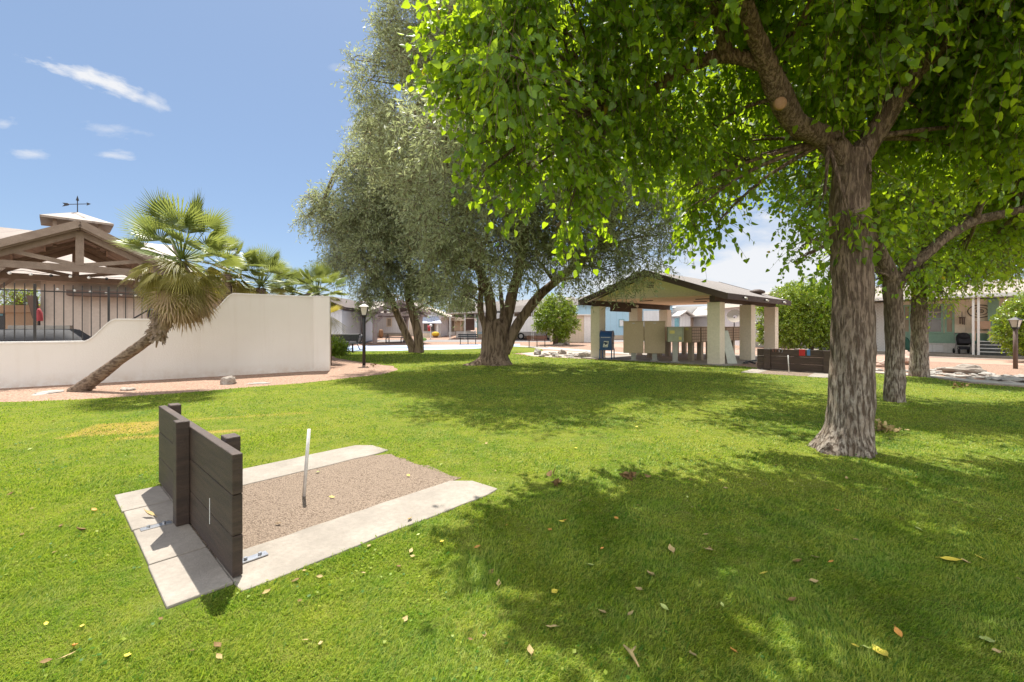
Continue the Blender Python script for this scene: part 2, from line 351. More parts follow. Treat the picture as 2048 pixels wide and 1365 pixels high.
M['boot'] = mat("dry_leaf_bases", (.34, .25, .18), (.17, .12, .085), 9, .9, 1, 30)
M['leafm'] = leafmat("mulberry_leaf", (.045, .12, .010), (.10, .19, .014), (.52, .72, .02), .52, .42, old=(.55, .42, .03), spec=.5)
M['leafm2'] = leafmat("mulberry_leaf_light", (.06, .15, .012), (.13, .25, .018), (.52, .72, .03), .52, .42, old=(.55, .42, .03), spec=.5)
M['leafo'] = leafmat("olive_leaf", (.20, .235, .11), (.36, .41, .25), (.54, .59, .26), .38, .5, old=(.5, .38, .18), spec=.45)
M['leafc'] = leafmat("citrus_leaf", (.07, .15, .008), (.27, .38, .025), (.50, .62, .03), .26, .32, spec=.7)
M['leafp'] = leafmat("palm_leaf_green", (.09, .145, .03), (.20, .25, .08), (.42, .47, .10), .32, .4, spec=.5)
M['leafq'] = leafmat("palm_leaf_olive", (.16, .16, .03), (.30, .27, .07), (.55, .46, .08), .34, .5)
M['leafd'] = leafmat("palm_leaf_dead", (.34, .24, .14), (.52, .40, .27), (.5, .34, .18), .25, .8)
M['leaff'] = leafmat("far_tree_leaf", (.14, .16, .09), (.22, .24, .15), (.3, .3, .12), .3, .7)
M['twig'] = mat("twig_bark", (.16, .115, .07), None, 9, .85)
M['dry1'] = mat("dry_leaf_tan", (.48, .37, .17), (.36, .26, .11), 20, .8)
M['dry2'] = mat("dry_leaf_brown", (.15, .09, .03), (.24, .15, .06), 20, .8)
M['dry3'] = mat("fallen_leaf_yellow", (.75, .58, .06), (.62, .50, .08), 20, .6)
M['dry4'] = mat("fallen_leaf_orange", (.68, .34, .06), (.5, .22, .06), 20, .6)
M['dry5'] = mat("fallen_leaf_pale_green", (.45, .52, .16), None, 20, .6)

# ---------------------------------------------------------------- mesh building
def wl(o):
    v = Vector((0, 0, 0))
    while o is not None: v = v + Vector(o.location); o = o.parent
    return v
class MB:
    def __init__(s, M4=None): s.v = []; s.f = []; s.mi = []; s.M = M4; s.cur = 0
    def add(s, pts, faces):
        b = len(s.v)
        s.v += [tuple(s.M @ Vector(p)) if s.M is not None else tuple(p) for p in pts]
        for f in faces: s.f.append([b + i for i in f]); s.mi.append(s.cur)
        return s
    def box(s, x0, x1, y0, y1, z0, z1):
        return s.add([(x0, y0, z0), (x1, y0, z0), (x1, y1, z0), (x0, y1, z0), (x0, y0, z1), (x1, y0, z1), (x1, y1, z1), (x0, y1, z1)],
                     [(0, 3, 2, 1), (4, 5, 6, 7), (0, 1, 5, 4), (1, 2, 6, 5), (2, 3, 7, 6), (3, 0, 4, 7)])
    def beam(s, p, q, w_, h, up=(0, 0, 1)):
        p, q = Vector(p), Vector(q); d = (q - p).normalized(); up = Vector(up)
        if abs(d.dot(up)) > .98: up = Vector((0, 1, 0))
        a = d.cross(up).normalized() * w_ / 2; b = a.cross(d).normalized() * h / 2
        pts = [p - a - b, p + a - b, p + a + b, p - a + b, q - a - b, q + a - b, q + a + b, q - a + b]
        return s.add(pts, [(0, 1, 2, 3), (7, 6, 5, 4), (0, 4, 5, 1), (1, 5, 6, 2), (2, 6, 7, 3), (3, 7, 4, 0)])
    def tube(s, pts, rads, n=8, cap=True, disp=None, flare=None):
        pts = [Vector(p) for p in pts]; b = []; rings = []
        T = [(pts[min(i + 1, len(pts) - 1)] - pts[max(i - 1, 0)]).normalized() for i in range(len(pts))]
        ref = Vector((1, 0, 0)) if abs(T[0].x) < .8 else Vector((0, 1, 0))
        A = (ref - T[0] * ref.dot(T[0])).normalized()
        for i, p in enumerate(pts):
            A = (A - T[i] * A.dot(T[i])).normalized(); B = T[i].cross(A)
            r = rads[i] if hasattr(rads, '__len__') else rads
            for k in range(n):
                an = 2 * math.pi * k / n; dv = A * math.cos(an) + B * math.sin(an); rr = r
                if disp: rr = r * (1 + disp(p + dv * r, an, i / (len(pts) - 1)))
                b.append(p + dv * rr)
        F = []
        for i in range(len(pts) - 1):
            for k in range(n):
                F.append((i * n + k, i * n + (k + 1) % n, (i + 1) * n + (k + 1) % n, (i + 1) * n + k))
        if cap: F.append(tuple(range(n - 1, -1, -1))); F.append(tuple((len(pts) - 1) * n + k for k in range(n)))
        return s.add(b, F)
    def prism(s, poly, a0, a1, plane='xz'):
        n = len(poly)
        if plane == 'xz': f = lambda p, a: (p[0], a, p[1])
        elif plane == 'yz': f = lambda p, a: (a, p[0], p[1])
        else: f = lambda p, a: (p[0], p[1], a)
        pts = [f(p, a0) for p in poly] + [f(p, a1) for p in poly]
        F = [(k, (k + 1) % n, n + (k + 1) % n, n + k) for k in range(n)]
        tri = tessellate_polygon([[Vector((p[0], p[1], 0)) for p in poly]])
        for t_ in tri: F.append(tuple(t_)); F.append(tuple(n + i for i in reversed(t_)))
        return s.add(pts, F)
    def ball(s, c, r, n=8, m=6, sq=(1, 1, 1)):
        c = Vector(c); pts = []; F = []
        for i in range(m + 1):
            th = math.pi * i / m
            for k in range(n):
                ph = 2 * math.pi * k / n
                pts.append(c + Vector((r * sq[0] * math.sin(th) * math.cos(ph), r * sq[1] * math.sin(th) * math.sin(ph), r * sq[2] * math.cos(th))))
        for i in range(m):
            for k in range(n): F.append((i * n + k, (i + 1) * n + k, (i + 1) * n + (k + 1) % n, i * n + (k + 1) % n))
        return s.add(pts, F)
    def build(s, name, mats, parent=None, smooth=False, origin=None, bevel=0, recalc=True, merge=True):
        if not isinstance(mats, (list, tuple)): mats = [mats]
        off = wl(parent) if parent is not None else (Vector(origin) if origin is not None else Vector((0, 0, 0)))
        me = bpy.data.meshes.new(name)
        me.from_pydata([(a - off.x, b - off.y, c - off.z) for a, b, c in s.v], [], s.f)
        for m in mats: me.materials.append(m)
        me.polygons.foreach_set('material_index', s.mi)
        if recalc:
            import bmesh
            bm = bmesh.new(); bm.from_mesh(me)
            if merge: bmesh.ops.remove_doubles(bm, verts=bm.verts, dist=1e-5)
            bmesh.ops.recalc_face_normals(bm, faces=bm.faces); bm.to_mesh(me); bm.free()
        if smooth: me.shade_smooth()
        me.update()
        o = bpy.data.objects.new(name, me); col.objects.link(o)
        if parent is not None: o.parent = parent
        else: o.location = off
        if bevel:
            b = o.modifiers.new('bevel', 'BEVEL'); b.width = bevel; b.segments = 2; b.limit_method = 'ANGLE'
        return o
def tag(o, label=None, cat=None, group=None, kind=None):
    if label: o['label'] = label
    if cat: o['category'] = cat
    if group: o['group'] = group
    if kind: o['kind'] = kind
    return o
def thing(name, label, cat, loc=(0, 0, 0), group=None):
    o = bpy.data.objects.new(name, None); col.objects.link(o); o.location = loc; o.empty_display_size = .2
    return tag(o, label, cat, group)
def FM(loc, ang): return Matrix.Translation(Vector(loc)) @ Matrix.Rotation(ang, 4, 'Z')
def FU(O, u):  # frame with x along u, y the horizontal normal to its left, z up
    return FM((O[0], O[1], O[2] if len(O) > 2 else 0), math.atan2(u[1], u[0]))
def copy_tree(o, loc=None, rz=None, label=None, parent=None):
    c = o.copy(); col.objects.link(c); c.parent = parent
    if loc is not None: c.location = loc
    if rz is not None: c.rotation_euler = (0, 0, rz)
    if label: c['label'] = label
    for ch in list(o.children): copy_tree(ch, parent=c)
    return c
def npmesh(name, V, F, mats, parent=None, mi=None, rnd=None, smooth=False):
    """big triangle meshes from numpy arrays"""
    me = bpy.data.meshes.new(name)
    off = wl(parent) if parent is not None else Vector((0, 0, 0))
    V = (V - np.array(off)).astype(np.float32); F = F.astype(np.int32)
    me.vertices.add(len(V)); me.vertices.foreach_set('co', V.ravel())
    me.loops.add(F.size); me.loops.foreach_set('vertex_index', F.ravel())
    me.polygons.add(len(F)); me.polygons.foreach_set('loop_start', np.arange(len(F), dtype=np.int32) * 3)
    try: me.polygons.foreach_set('loop_total', np.full(len(F), 3, dtype=np.int32))
    except Exception: pass
    if mi is not None: me.polygons.foreach_set('material_index', mi.astype(np.int32))
    if rnd is not None:
        a = me.attributes.new('rnd', 'FLOAT', 'POINT'); a.data.foreach_set('value', rnd.astype(np.float32))
    if smooth: me.polygons.foreach_set('use_smooth', np.ones(len(F), dtype=bool))
    me.update(calc_edges=True)
    for m in (mats if isinstance(mats, (list, tuple)) else [mats]): me.materials.append(m)
    o = bpy.data.objects.new(name, me); col.objects.link(o)
    if parent is not None: o.parent = parent
    return o
def nrm(a): return a / np.maximum(np.linalg.norm(a, axis=1, keepdims=True), 1e-9)
def place_leaves(pos, d, n, size, tv, tf):
    """template verts tv (x width, y length, z normal), tris tf, at every pos with direction d and normal n"""
    d = nrm(d); n = nrm(n - d * np.sum(n * d, axis=1, keepdims=True)); s = np.cross(d, n)
    V = pos[:, None, :] + size[:, None, None] * (tv[None, :, 0:1] * s[:, None, :] + tv[None, :, 1:2] * d[:, None, :] + tv[None, :, 2:3] * n[:, None, :])
    F = tf[None, :, :] + (np.arange(len(pos)) * len(tv))[:, None, None]
    return V.reshape(-1, 3), F.reshape(-1, 3)
HEART_V = np.array([(0, 0, 0), (.30, -.04, .05), (.42, .25, .07), (.27, .62, .03), (0, 1.0, -.10), (-.27, .62, .03), (-.42, .25, .07), (-.30, -.04, .05), (0, .45, -.04)])
HEART_F = np.array([(0, 1, 8), (1, 2, 8), (2, 3, 8), (3, 4, 8), (8, 4, 5), (8, 5, 6), (8, 6, 7), (8, 7, 0)])
SLIM_V = np.array([(0, 0, 0), (.13, .5, .03), (0, 1, -.03), (-.13, .5, .03)])
SLIM_F = np.array([(0, 1, 2), (0, 2, 3)])
OVAL_V = np.array([(0, 0, 0), (.28, .45, .06), (0, 1, -.05), (-.28, .45, .06), (0, .5, -.03)])
OVAL_F = np.array([(0, 1, 4), (1, 2, 4), (4, 2, 3), (4, 3, 0)])
def foliage(name, mats, parent, blobs, ntwig, nl, L, size, tmpl, out_=.6, down=.4, droop=.25, leafdown=.6, shell=.45, gap=.0, gfreq=1.0, twig_r=.004, keep=None, up_n=.4, zmin=None):
    tv, tf = tmpl
    B = np.array([b[:6] for b in blobs], dtype=float); wgt = np.array([(b[3] * b[4] + b[4] * b[5] + b[3] * b[5]) * (b[6] if len(b) > 6 else 1) for b in blobs]); wgt /= wgt.sum()
    pick = rng.choice(len(B), size=int(ntwig * 1.0), p=wgt)
    dr = nrm(rng.normal(size=(len(pick), 3))); rad = rng.random(len(pick)) ** shell
    # lumpy blob surfaces
    p0 = B[pick, :3] + dr * B[pick, 3:6] * rad[:, None]
    if gap > 0:
        m = np.array([noise.noise(Vector(p) * gfreq) + .5 * noise.noise(Vector(p) * gfreq * 2.7) > (gap - .5) for p in p0])
        p0, dr, pick = p0[m], dr[m], pick[m]
    if keep is not None:
        m = keep(p0); p0, dr, pick = p0[m], dr[m], pick[m]
    if zmin is not None:
        m = p0[:, 2] > zmin; p0, dr, pick = p0[m], dr[m], pick[m]
    n = len(p0); td = nrm(dr * out_ + rng.normal(size=(n, 3)) * .45 + np.array([0, 0, -down]))
    Ls = L * (.6 + .8 * rng.random(n)); tw = rng.random(n)
    def at(t): return p0 + td * (Ls * t)[:, None] + np.array([0, 0, -1.0]) * (droop * Ls * t * t)[:, None]
    Vs, Fs, Rs, Ms = [], [], [], []; base = 0
    for k in range(nl):
        t = np.clip((k + rng.random(n)) / nl, 0, 1); p = at(t)
        side = nrm(np.cross(td, rng.normal(size=(n, 3))))
        d = nrm(side * .8 + td * .5 + np.array([0, 0, -leafdown]) + rng.normal(size=(n, 3)) * .35)
        nn = nrm(rng.normal(size=(n, 3)) * .7 + np.array([0, 0, up_n]) + dr * .35)
        sz = size * (.55 + .75 * rng.random(n))
        V, F = place_leaves(p + side * sz[:, None] * .15, d, nn, sz, tv, tf)
        Vs.append(V); Fs.append(F + base); base += len(V); Ms.append(np.zeros(len(F)))
        Rs.append(np.repeat(np.clip(.55 * tw + .45 * rng.random(n), 0, 1), len(tv)))
    if twig_r > 0:
        a, b, c = at(np.zeros(n)) - td * (Ls * .3)[:, None], at(np.full(n, .55)), at(np.ones(n))
        s1 = nrm(np.cross(td, rng.normal(size=(n, 3)))); s2 = np.cross(td, s1)
        ring = lambda q, r: [q + s1 * r, q - s1 * r * .5 + s2 * r * .87, q - s1 * r * .5 - s2 * r * .87]
        allp = ring(a, twig_r) + ring(b, twig_r * .8) + ring(c, twig_r * .4)
        V = np.stack(allp, axis=1).reshape(-1, 3)
        tris = []
        for lv in (0, 3):
            for k in range(3):
                k2 = (k + 1) % 3; tris += [(lv + k, lv + k2, lv + 3 + k2), (lv + k, lv + 3 + k2, lv + 3 + k)]
        F = (np.array(tris)[None] + (np.arange(n) * 9)[:, None, None]).reshape(-1, 3)
        Vs.append(V); Fs.append(F + base); Ms.append(np.ones(len(F))); Rs.append(np.full(len(V), .5))
    return npmesh(name, np.concatenate(Vs), np.concatenate(Fs), mats, parent, np.concatenate(Ms), np.concatenate(Rs))
def nz(p, s=1.0): return noise.noise(Vector(p) * s)
# ================================================================ THE SETTING: ground sheets
def clip(poly, y, keep_above):
    o = []
    for i in range(len(poly)):
        a, b = poly[i], poly[(i + 1) % len(poly)]
        ia, ib = (a[1] >= y) == keep_above, (b[1] >= y) == keep_above
        if ia: o.append(a)
        if ia != ib:
            t = (y - a[1]) / (b[1] - a[1]); o.append((a[0] + t * (b[0] - a[0]), y))
    return o
def sheet(name, pts, m, off, kind='structure', thick=0, label=None, cat=None):
    pts = [(p[0], p[1]) for p in pts]; b = MB()
    for lo, hi in ((-1e4, 26), (26, 51), (51, 1e5)):
        q = clip(clip(pts, lo, True), hi, False) if lo > -1e3 else clip(pts, hi, False)
        if len(q) < 3: continue
        tri = tessellate_polygon([[Vector((a, c, 0)) for a, c in q]])
        b.add([(a, c, gz(c) + off) for a, c in q], [tuple(t) for t in tri])
        if thick:
            n = len(q)
            b.add([(a, c, gz(c) + off) for a, c in q] + [(a, c, gz(c) + off - thick) for a, c in q], [(k, (k + 1) % n, n + (k + 1) % n, n + k) for k in range(n)])
    o = b.build(name, m)
    for p in o.data.polygons:
        if abs(p.normal.z) > .5 and p.normal.z < 0: p.flip()
    if kind: o['kind'] = kind
    if label: o['label'] = label; o['category'] = cat
    return o
def gp(*l): return [tuple(G(x, y).xy) for x, y in l]
sheet('ground', [(-900, -60), (900, -60), (900, 1400), (-900, 1400)], M['soil'], 0)
LAWN = gp((-500, 830), (0, 806), (150, 801), (330, 790), (480, 777), (600, 768), (700, 757), (765, 750), (797, 741), (785, 733), (740, 727), (700, 722), (668, 716), (664, 704),
          (690, 703.5), (800, 702), (942, 698.5), (1026, 693.5), (1060, 695), (1078, 698), (1090, 702), (1070, 705), (1040, 706.5), (1023, 707.5), (1067, 714), (1180, 719.5), (1250, 722.5), (1340, 727),
          (1420, 731.5), (1478, 733.5), (1514, 737), (1560, 738), (1670, 744), (1750, 748), (1860, 757), (1940, 768), (2048, 776), (2350, 795)) + [(16, -3), (-16, -3)]
# wavy lawn edge
def wavy(pts, step=.5, amp=.05):
    o = []
    for i in range(len(pts)):
        a, b = Vector(pts[i]), Vector(pts[(i + 1) % len(pts)]); L = (b - a).length
        k = max(1, int(L / step)) if L < 16 else 1
        for j in range(k):
            p = a.lerp(b, j / k); d = Vector((noise.noise(Vector((p.x, p.y, 3)) * 1.7), noise.noise(Vector((p.x, p.y, 9)) * 1.7))) * amp * min(3, 1 + p.y / 12)
            o.append(tuple(p + d))
    return o
LAWN = wavy(LAWN)
sheet('lawn', LAWN, M['lawn'], .012)
sheet('gravel_bed', gp((-500, 845), (0, 815), (150, 806), (330, 796), (480, 783), (600, 773), (700, 762), (775, 754), (815, 741), (800, 730), (740, 722), (690, 715), (668, 705), (640, 720), (600, 735), (0, 764), (-500, 785)), M['bed'], .006)
sheet('game_court', gp((640, 704.5), (690, 704), (800, 702.8), (942, 699.6), (1040, 695.5), (1040, 688.5), (900, 690.5), (640, 693)), M['court'], .010)
sheet('court_line', gp((640, 698.6), (942, 694.8), (1040, 692.6), (1040, 691.8), (942, 693.9), (640, 697.6)), M['courtline'], .016)
sheet('court_path', gp((1040, 692), (1100, 695), (1180, 701), (1260, 706), (1260, 709.5), (1180, 705), (1075, 698), (1040, 695)), M['conc2'], .012)
sheet('rock_bed_soil', gp((1040, 707), (1095, 702), (1190, 705), (1190, 719), (1067, 713)), mat('rock_bed_dirt', (.50, .42, .34), None, 6, .95, .6, 20), .006)
# road beyond the park
sheet('road', [(-60, 37.5), (18, 37.5), (18, 41.5), (-60, 41.5)], M['asph'], .006)
# right side: pink gravel yard path, kerb strip and patio strip
RU = Vector((.68, -.733)).normalized(); RO = Vector((20.6, 24.8)); RW = Vector((.733, .68)).normalized()
def rline(s, w_): return tuple(RO + RU * s + RW * w_)
sheet('side_road', [rline(-16, -5.9), rline(14, -5.9), rline(14, -2.1), rline(-16, -2.1)], M['road'], .006)
sheet('road_edging', [rline(-16, -2.1), rline(14, -2.1), rline(14, -1.75), rline(-16, -1.75)], M['conc2'], .03, thick=.03)
sheet('lawn_edging', gp((1750, 747), (1860, 755.5), (1940, 765.5), (2048, 773.5), (2350, 792), (2350, 786), (2048, 768.5), (1940, 761), (1860, 752), (1750, 744.5)), M['conc2'], .03, thick=.03)

# ================================================================ HORSESHOE PITS
D = Vector((.735, -.678)).normalized(); Q = Vector((-D.y, D.x))     # along the board / into the pit
def pit_local(O, d, x, y): return Vector(O) + d * x + Vector((-d.y, d.x)) * y
def horseshoe_pit(O, d, first, labels, plen=2.06):
    F = FU(O, d); loc = (O[0], O[1], 0)
    b = MB(F)
    pads = [(.10, .62, -.32, .0), (.62, 1.10, -.31, .0), (1.10, 1.78, -.305, .0), (1.78, 2.38, -.31, .0)]
    t = thing('concrete_pad', labels[0], 'concrete pad', loc, 'concrete pads of the horseshoe pits')
    for (x0, x1, y0, y1) in pads:
        MB(F).box(x0 + .006, x1 - .006, y0, y1 - .002, -.05, .028).build('paving_block', M['conc'], t, bevel=.008)
    for (x0, x1) in ((.12, .65), (1.98, 2.50)):
        c = MB(F)
        n = 14; poly = [(x0, .0)] + [(x0 + .02 * noise.noise(Vector((k, x0, 1)) * .7), .0 + plen * k / n) for k in range(1, n)] + [(x0 + .05, plen - .10), (x0 + .16, plen), (x1 - .03, plen + .02)] + [(x1 + .02 * noise.noise(Vector((k, x1, 2)) * .7), plen * (n - k) / n) for k in range(1, n)] + [(x1, .0)]
        c.prism(poly, -.05, .024, 'xy').build('side_strip', M['conc'], t, bevel=.01)
    g = MB(F); n = 10
    poly = [(.64, .0), (1.99, .0), (1.99, plen)] + [(1.99 - 1.35 * k / n, plen - .02 + .08 * noise.noise(Vector((k, O[0], 5)) * .8)) for k in range(1, n)] + [(.64, plen - .25)]
    tri = tessellate_polygon([[Vector((a, c, 0)) for a, c in poly]])
    g.add([(a, c, .016) for a, c in poly], [tuple(x) for x in tri])
    s_ = g.build('pit_sand', M['pit'], recalc=True)
    for p in s_.data.polygons:
        if p.normal.z < 0: p.flip()
    s_['kind'] = 'stuff'; s_['label'] = labels[1]; s_['category'] = 'sand'
    bo = thing('backboard', labels[2], 'backboard', loc, 'timber backboards of the horseshoe pits')
    zs = [.030, .272, .514, .756]
    for i in range(3):
        MB(F).box(.0 + .003 * (i % 2), 2.34 - .004 * (i % 2), .0, .055, zs[i] + .0025, zs[i + 1] - .0025).build('plank', M['wood'], bo, bevel=.005)
    posts = [(1.17, 1.28, -.085, -.001, .80), (.07, .2, .056, .14, .775), (1.86, 1.99, .056, .14, .78)] if first else [(1.10, 1.24, -.1, -.001, .77), (.22, .42, .056, .12, .75), (1.92, 2.12, .056, .12, .75)]
    for (x0, x1, y0, y1, z1) in posts:
        MB(F).box(x0, x1, y0, y1, .03, z1).build('post', M['wood'], bo, bevel=.006)
    for (x0, x1, y0, y1) in ((1.12, 1.18, -.27, -.09), (2.14, 2.20, .075, .24)):
        br = MB(F).box(x0, x1, y0, y1, .0285, .034)
        for q in (.25, .75): br.tube([(x0 + .03, y0 + (y1 - y0) * q, .034), (x0 + .03, y0 + (y1 - y0) * q, .05)], .011, 6)
        br.build('bracket', M['steel'], bo)
    if first:
        MB(F).box(1.105, 1.135, -.006, -.001, .04, .42).build('bracket', M['steel'], bo)
        MB(F).box(1.845, 1.852, -.004, -.0015, .20, .37).build('chalk_mark', M['white'], bo)
    return bo
O1 = (-3.355, 4.13); O2 = (10.38, 13.76)
horseshoe_pit(O1, D, True, ['concrete border of the near horseshoe pit under the dark backboard', 'sand filling the near horseshoe pit', 'dark brown plank backboard of the near horseshoe pit, seen end on'])
horseshoe_pit(O2, -D, False, ['concrete border of the far horseshoe pit beside the pavilion', 'sand filling the far horseshoe pit', 'dark brown plank backboard of the far horseshoe pit with cloths on top'], 1.55)
def stake(p, top, label):
    s_ = MB().tube([(p[0], p[1], -.02), top], .0145, 10).build('stake', M['stake'], None, True, origin=(p[0], p[1], 0)); tag(s_, label, 'stake', 'metal stakes of the horseshoe pits')
s1 = G(607, 997); stake(s1, (s1.x + .035, s1.y + .03, .60), 'white metal stake standing in the near horseshoe pit')
s2 = G(1578, 748); stake(s2, (s2.x - .03, s2.y, .60), 'white metal stake in front of the far backboard')
# cloths and horseshoes hung on the far backboard
F2 = FU(O2, -D)
def hang(name, label, cat, x, wd, m, dz, y=.056):
    b = MB(F2); b.box(x, x + wd, -.012, y + .012, .757, .766); b.box(x, x + wd, y + .002, y + .010, .757 - dz, .757)
    o = b.build(name, m, origin=F2 @ Vector((x, 0, .756)), bevel=.003); tag(o, label, cat)
hang('cloth', 'red cloth draped over the far backboard', 'cloth', .92, .17, M['red'], .20)
hang('cloth', 'blue and grey cloth draped beside the red cloth', 'cloth', .78, .09, M['bluec'], .19)
for k, x in enumerate((1.62, 1.72, 1.80)):
    b = MB(F2); pts = [(x + .055 * math.sin(a), .067, .70 - .07 * math.cos(a)) for a in [R(40 + 28 * j) for j in range(11)]]
    pts = [(p[0], p[1] + .005 * k, p[2]) for p in pts]; b.tube([(x + .035, .065, .757)] + pts, .007, 6)
    tag(b.build('horseshoe', M['rust'] if k else M['steel'], origin=F2 @ Vector((x, .1, .7))), 'metal horseshoe hung over the left end of the far backboard', 'horseshoe', 'horseshoes on the far backboard')

# ================================================================ WHITE STUCCO WALL
WO = Vector((-12.49, 10.61)); WU = Vector((.805, .594)).normalized(); WF = FU((WO.x, WO.y, 0), WU)
def ss(a, b, x): x = max(0, min(1, (x - a) / (b - a))); return x * x * (3 - 2 * x)
def wallh(s): return 1.12 + .60 * ss(1.45, 2.12, s) + .27 * ss(3.05, 3.5, s) + .55 * ss(4.25, 4.82, s)
prof = [(-5, -.1)] + [(7.14, -.1)] + [(7.14 - .06 * k, wallh(7.14 - .06 * k)) for k in range(0, 203)]
wt = thing('stucco_wall', 'white stucco garden wall with a stepped curving top', 'wall', (WO.x, WO.y, 0))
MB(WF).prism(prof, 0, .24, 'xz').build('wall_body', M['stucco'], wt)
edgeb = MB(WF); xs = [7.14 - .06 * k for k in range(0, 203)]
for i in range(len(xs) - 1):
    a, c = xs[i], xs[i + 1]
    edgeb.add([(a, -.02, wallh(a) - .02), (a, .26, wallh(a) - .02), (a, .26, wallh(a) + .022), (a, -.02, wallh(a) + .022), (c, -.02, wallh(c) - .02), (c, .26, wallh(c) - .02), (c, .26, wallh(c) + .022), (c, -.02, wallh(c) + .022)],
             [(0, 1, 5, 4), (3, 7, 6, 2), (0, 4, 7, 3), (1, 2, 6, 5)])
edgeb.build('cap', M['stuccosun'], wt)  # thin pale strip in place of the sun on the wall top
pe = Vector((XX(627, 14.83), 14.83)); pe2 = Vector((XX(660, 15.0), 15.0)); pd = (pe2 - pe); PF = FU((pe.x, pe.y, 0), pd.normalized())
MB(PF).box(0, pd.length, -.03, .34, -.1, 2.545).build('end_pier', M['stucco'], wt, bevel=.02)
MB(PF).box(-.01, pd.length + .012, -.042, .352, 2.5455, 2.57).build('cap', M['stuccosun'], wt, bevel=.008)  # pier top gets the same painted-in sunlit edge

# iron fence standing on the wall
ft = thing('iron_fence', 'black iron picket fence rising behind the low stretch of wall', 'fence', (WO.x, WO.y, 0))
fy = .30; s_ = -1.4; k = 0
while s_ < 3.6:
    post = (k % 8 == 3)
    r_ = .024 if post else .0095
    MB(WF).box(s_ - r_, s_ + r_, fy - r_, fy + r_, max(0.9, wallh(s_) - .5) if not post else 0, 2.62).build('fence_post' if post else 'picket', M['iron'], ft)
    s_ += .175; k += 1
MB(WF).box(-1.5, 3.7, fy - .016, fy + .016, 2.42, 2.45).build('rail', M['iron'], ft)
hr = thing('stair_handrail', 'black sloping handrail of the steps behind the fence', 'handrail', (WO.x, WO.y, 0))
hb = MB(WF); hb.tube([(1.75, .75, 1.25), (2.75, .75, 2.02), (4.1, .75, 2.02)], .022, 6); hb.build('rail', M['iron'], hr)
MB(WF).tube([(2.75, .75, 0), (2.75, .75, 2.0)], .02, 6).build('rail_post', M['iron'], hr)
MB(WF).tube([(4.0, .75, 0), (4.0, .75, 2.0)], .02, 6).build('rail_post', M['iron'], hr)

# covered spa behind the wall
def heap(name, M4, hx, hy, h, m, label, cat, n=18, top=.62):
    b = MB(M4); pts = []; F = []
    for i in range(n + 1):
        for j in range(n + 1):
            u_, v_ = i / n * 2 - 1, j / n * 2 - 1; e = max(abs(u_), abs(v_))
            z = h * (1 - ss(top, 1, e)) + .035 * noise.noise(Vector((u_ * 3, v_ * 3, 2)))
            pts.append((u_ * hx, v_ * hy, max(0, z) if e < 1 else 0))
    for i in range(n):
        for j in range(n): F.append((i * (n + 1) + j, (i + 1) * (n + 1) + j, (i + 1) * (n + 1) + j + 1, i * (n + 1) + j + 1))
    b.add(pts, F); o = b.build(name, m, None, True, origin=M4.to_translation()); return tag(o, label, cat)
spa = WF @ Vector((-.35, 2.6, 0))
heap('covered_spa', FM(spa, math.atan2(WU.y, WU.x)), 2.2, 1.6, 1.43, M['cloth'], 'low bulky shape under a black cover behind the fence', 'cover', top=.55)
tag(MB(WF).box(-.9, .5, 4.5, 5.1, 0, 1.56).build('counter', M['conc2'], origin=WF @ Vector((-.2, 4.8, 0)), bevel=.02), 'pale counter standing behind the black covered shape', 'counter')
c_ = P(78, 640, 16.6); rb = MB(); rb.tube([(c_.x, c_.y, 0), (c_.x, c_.y, 1.75)], .04, 8); rb2 = MB()
jt = thing('covered_tap', 'small red-pink covered pipe beyond the iron fence', 'covered pipe', (c_.x, c_.y, 0))
rb.build('pipe', M['iron'], jt)
rb2.tube([(c_.x, c_.y, 1.74), (c_.x, c_.y, 1.78), (c_.x, c_.y, 2.05), (c_.x, c_.y, 2.14), (c_.x, c_.y, 2.22)], [.11, .115, .10, .06, .03], 10).build('cover', M['pinkc'], jt, True)
rk_ = WF @ Vector((2.15, 1.0, 0))
heap('rounded_bush_cover', FM(rk_, .4), .32, .3, 1.42, M['rust'], 'small rust brown covered shape at the foot of the handrail', 'cover', 8, .4)
kk = WF @ Vector((3.25, 1.1, 0)); heap('rounded_cover', FM(kk, .2), .42, .3, 1.80, M['mesh'], 'dark rounded shape peeking over the wall beside the palm', 'cover', 8, .4)

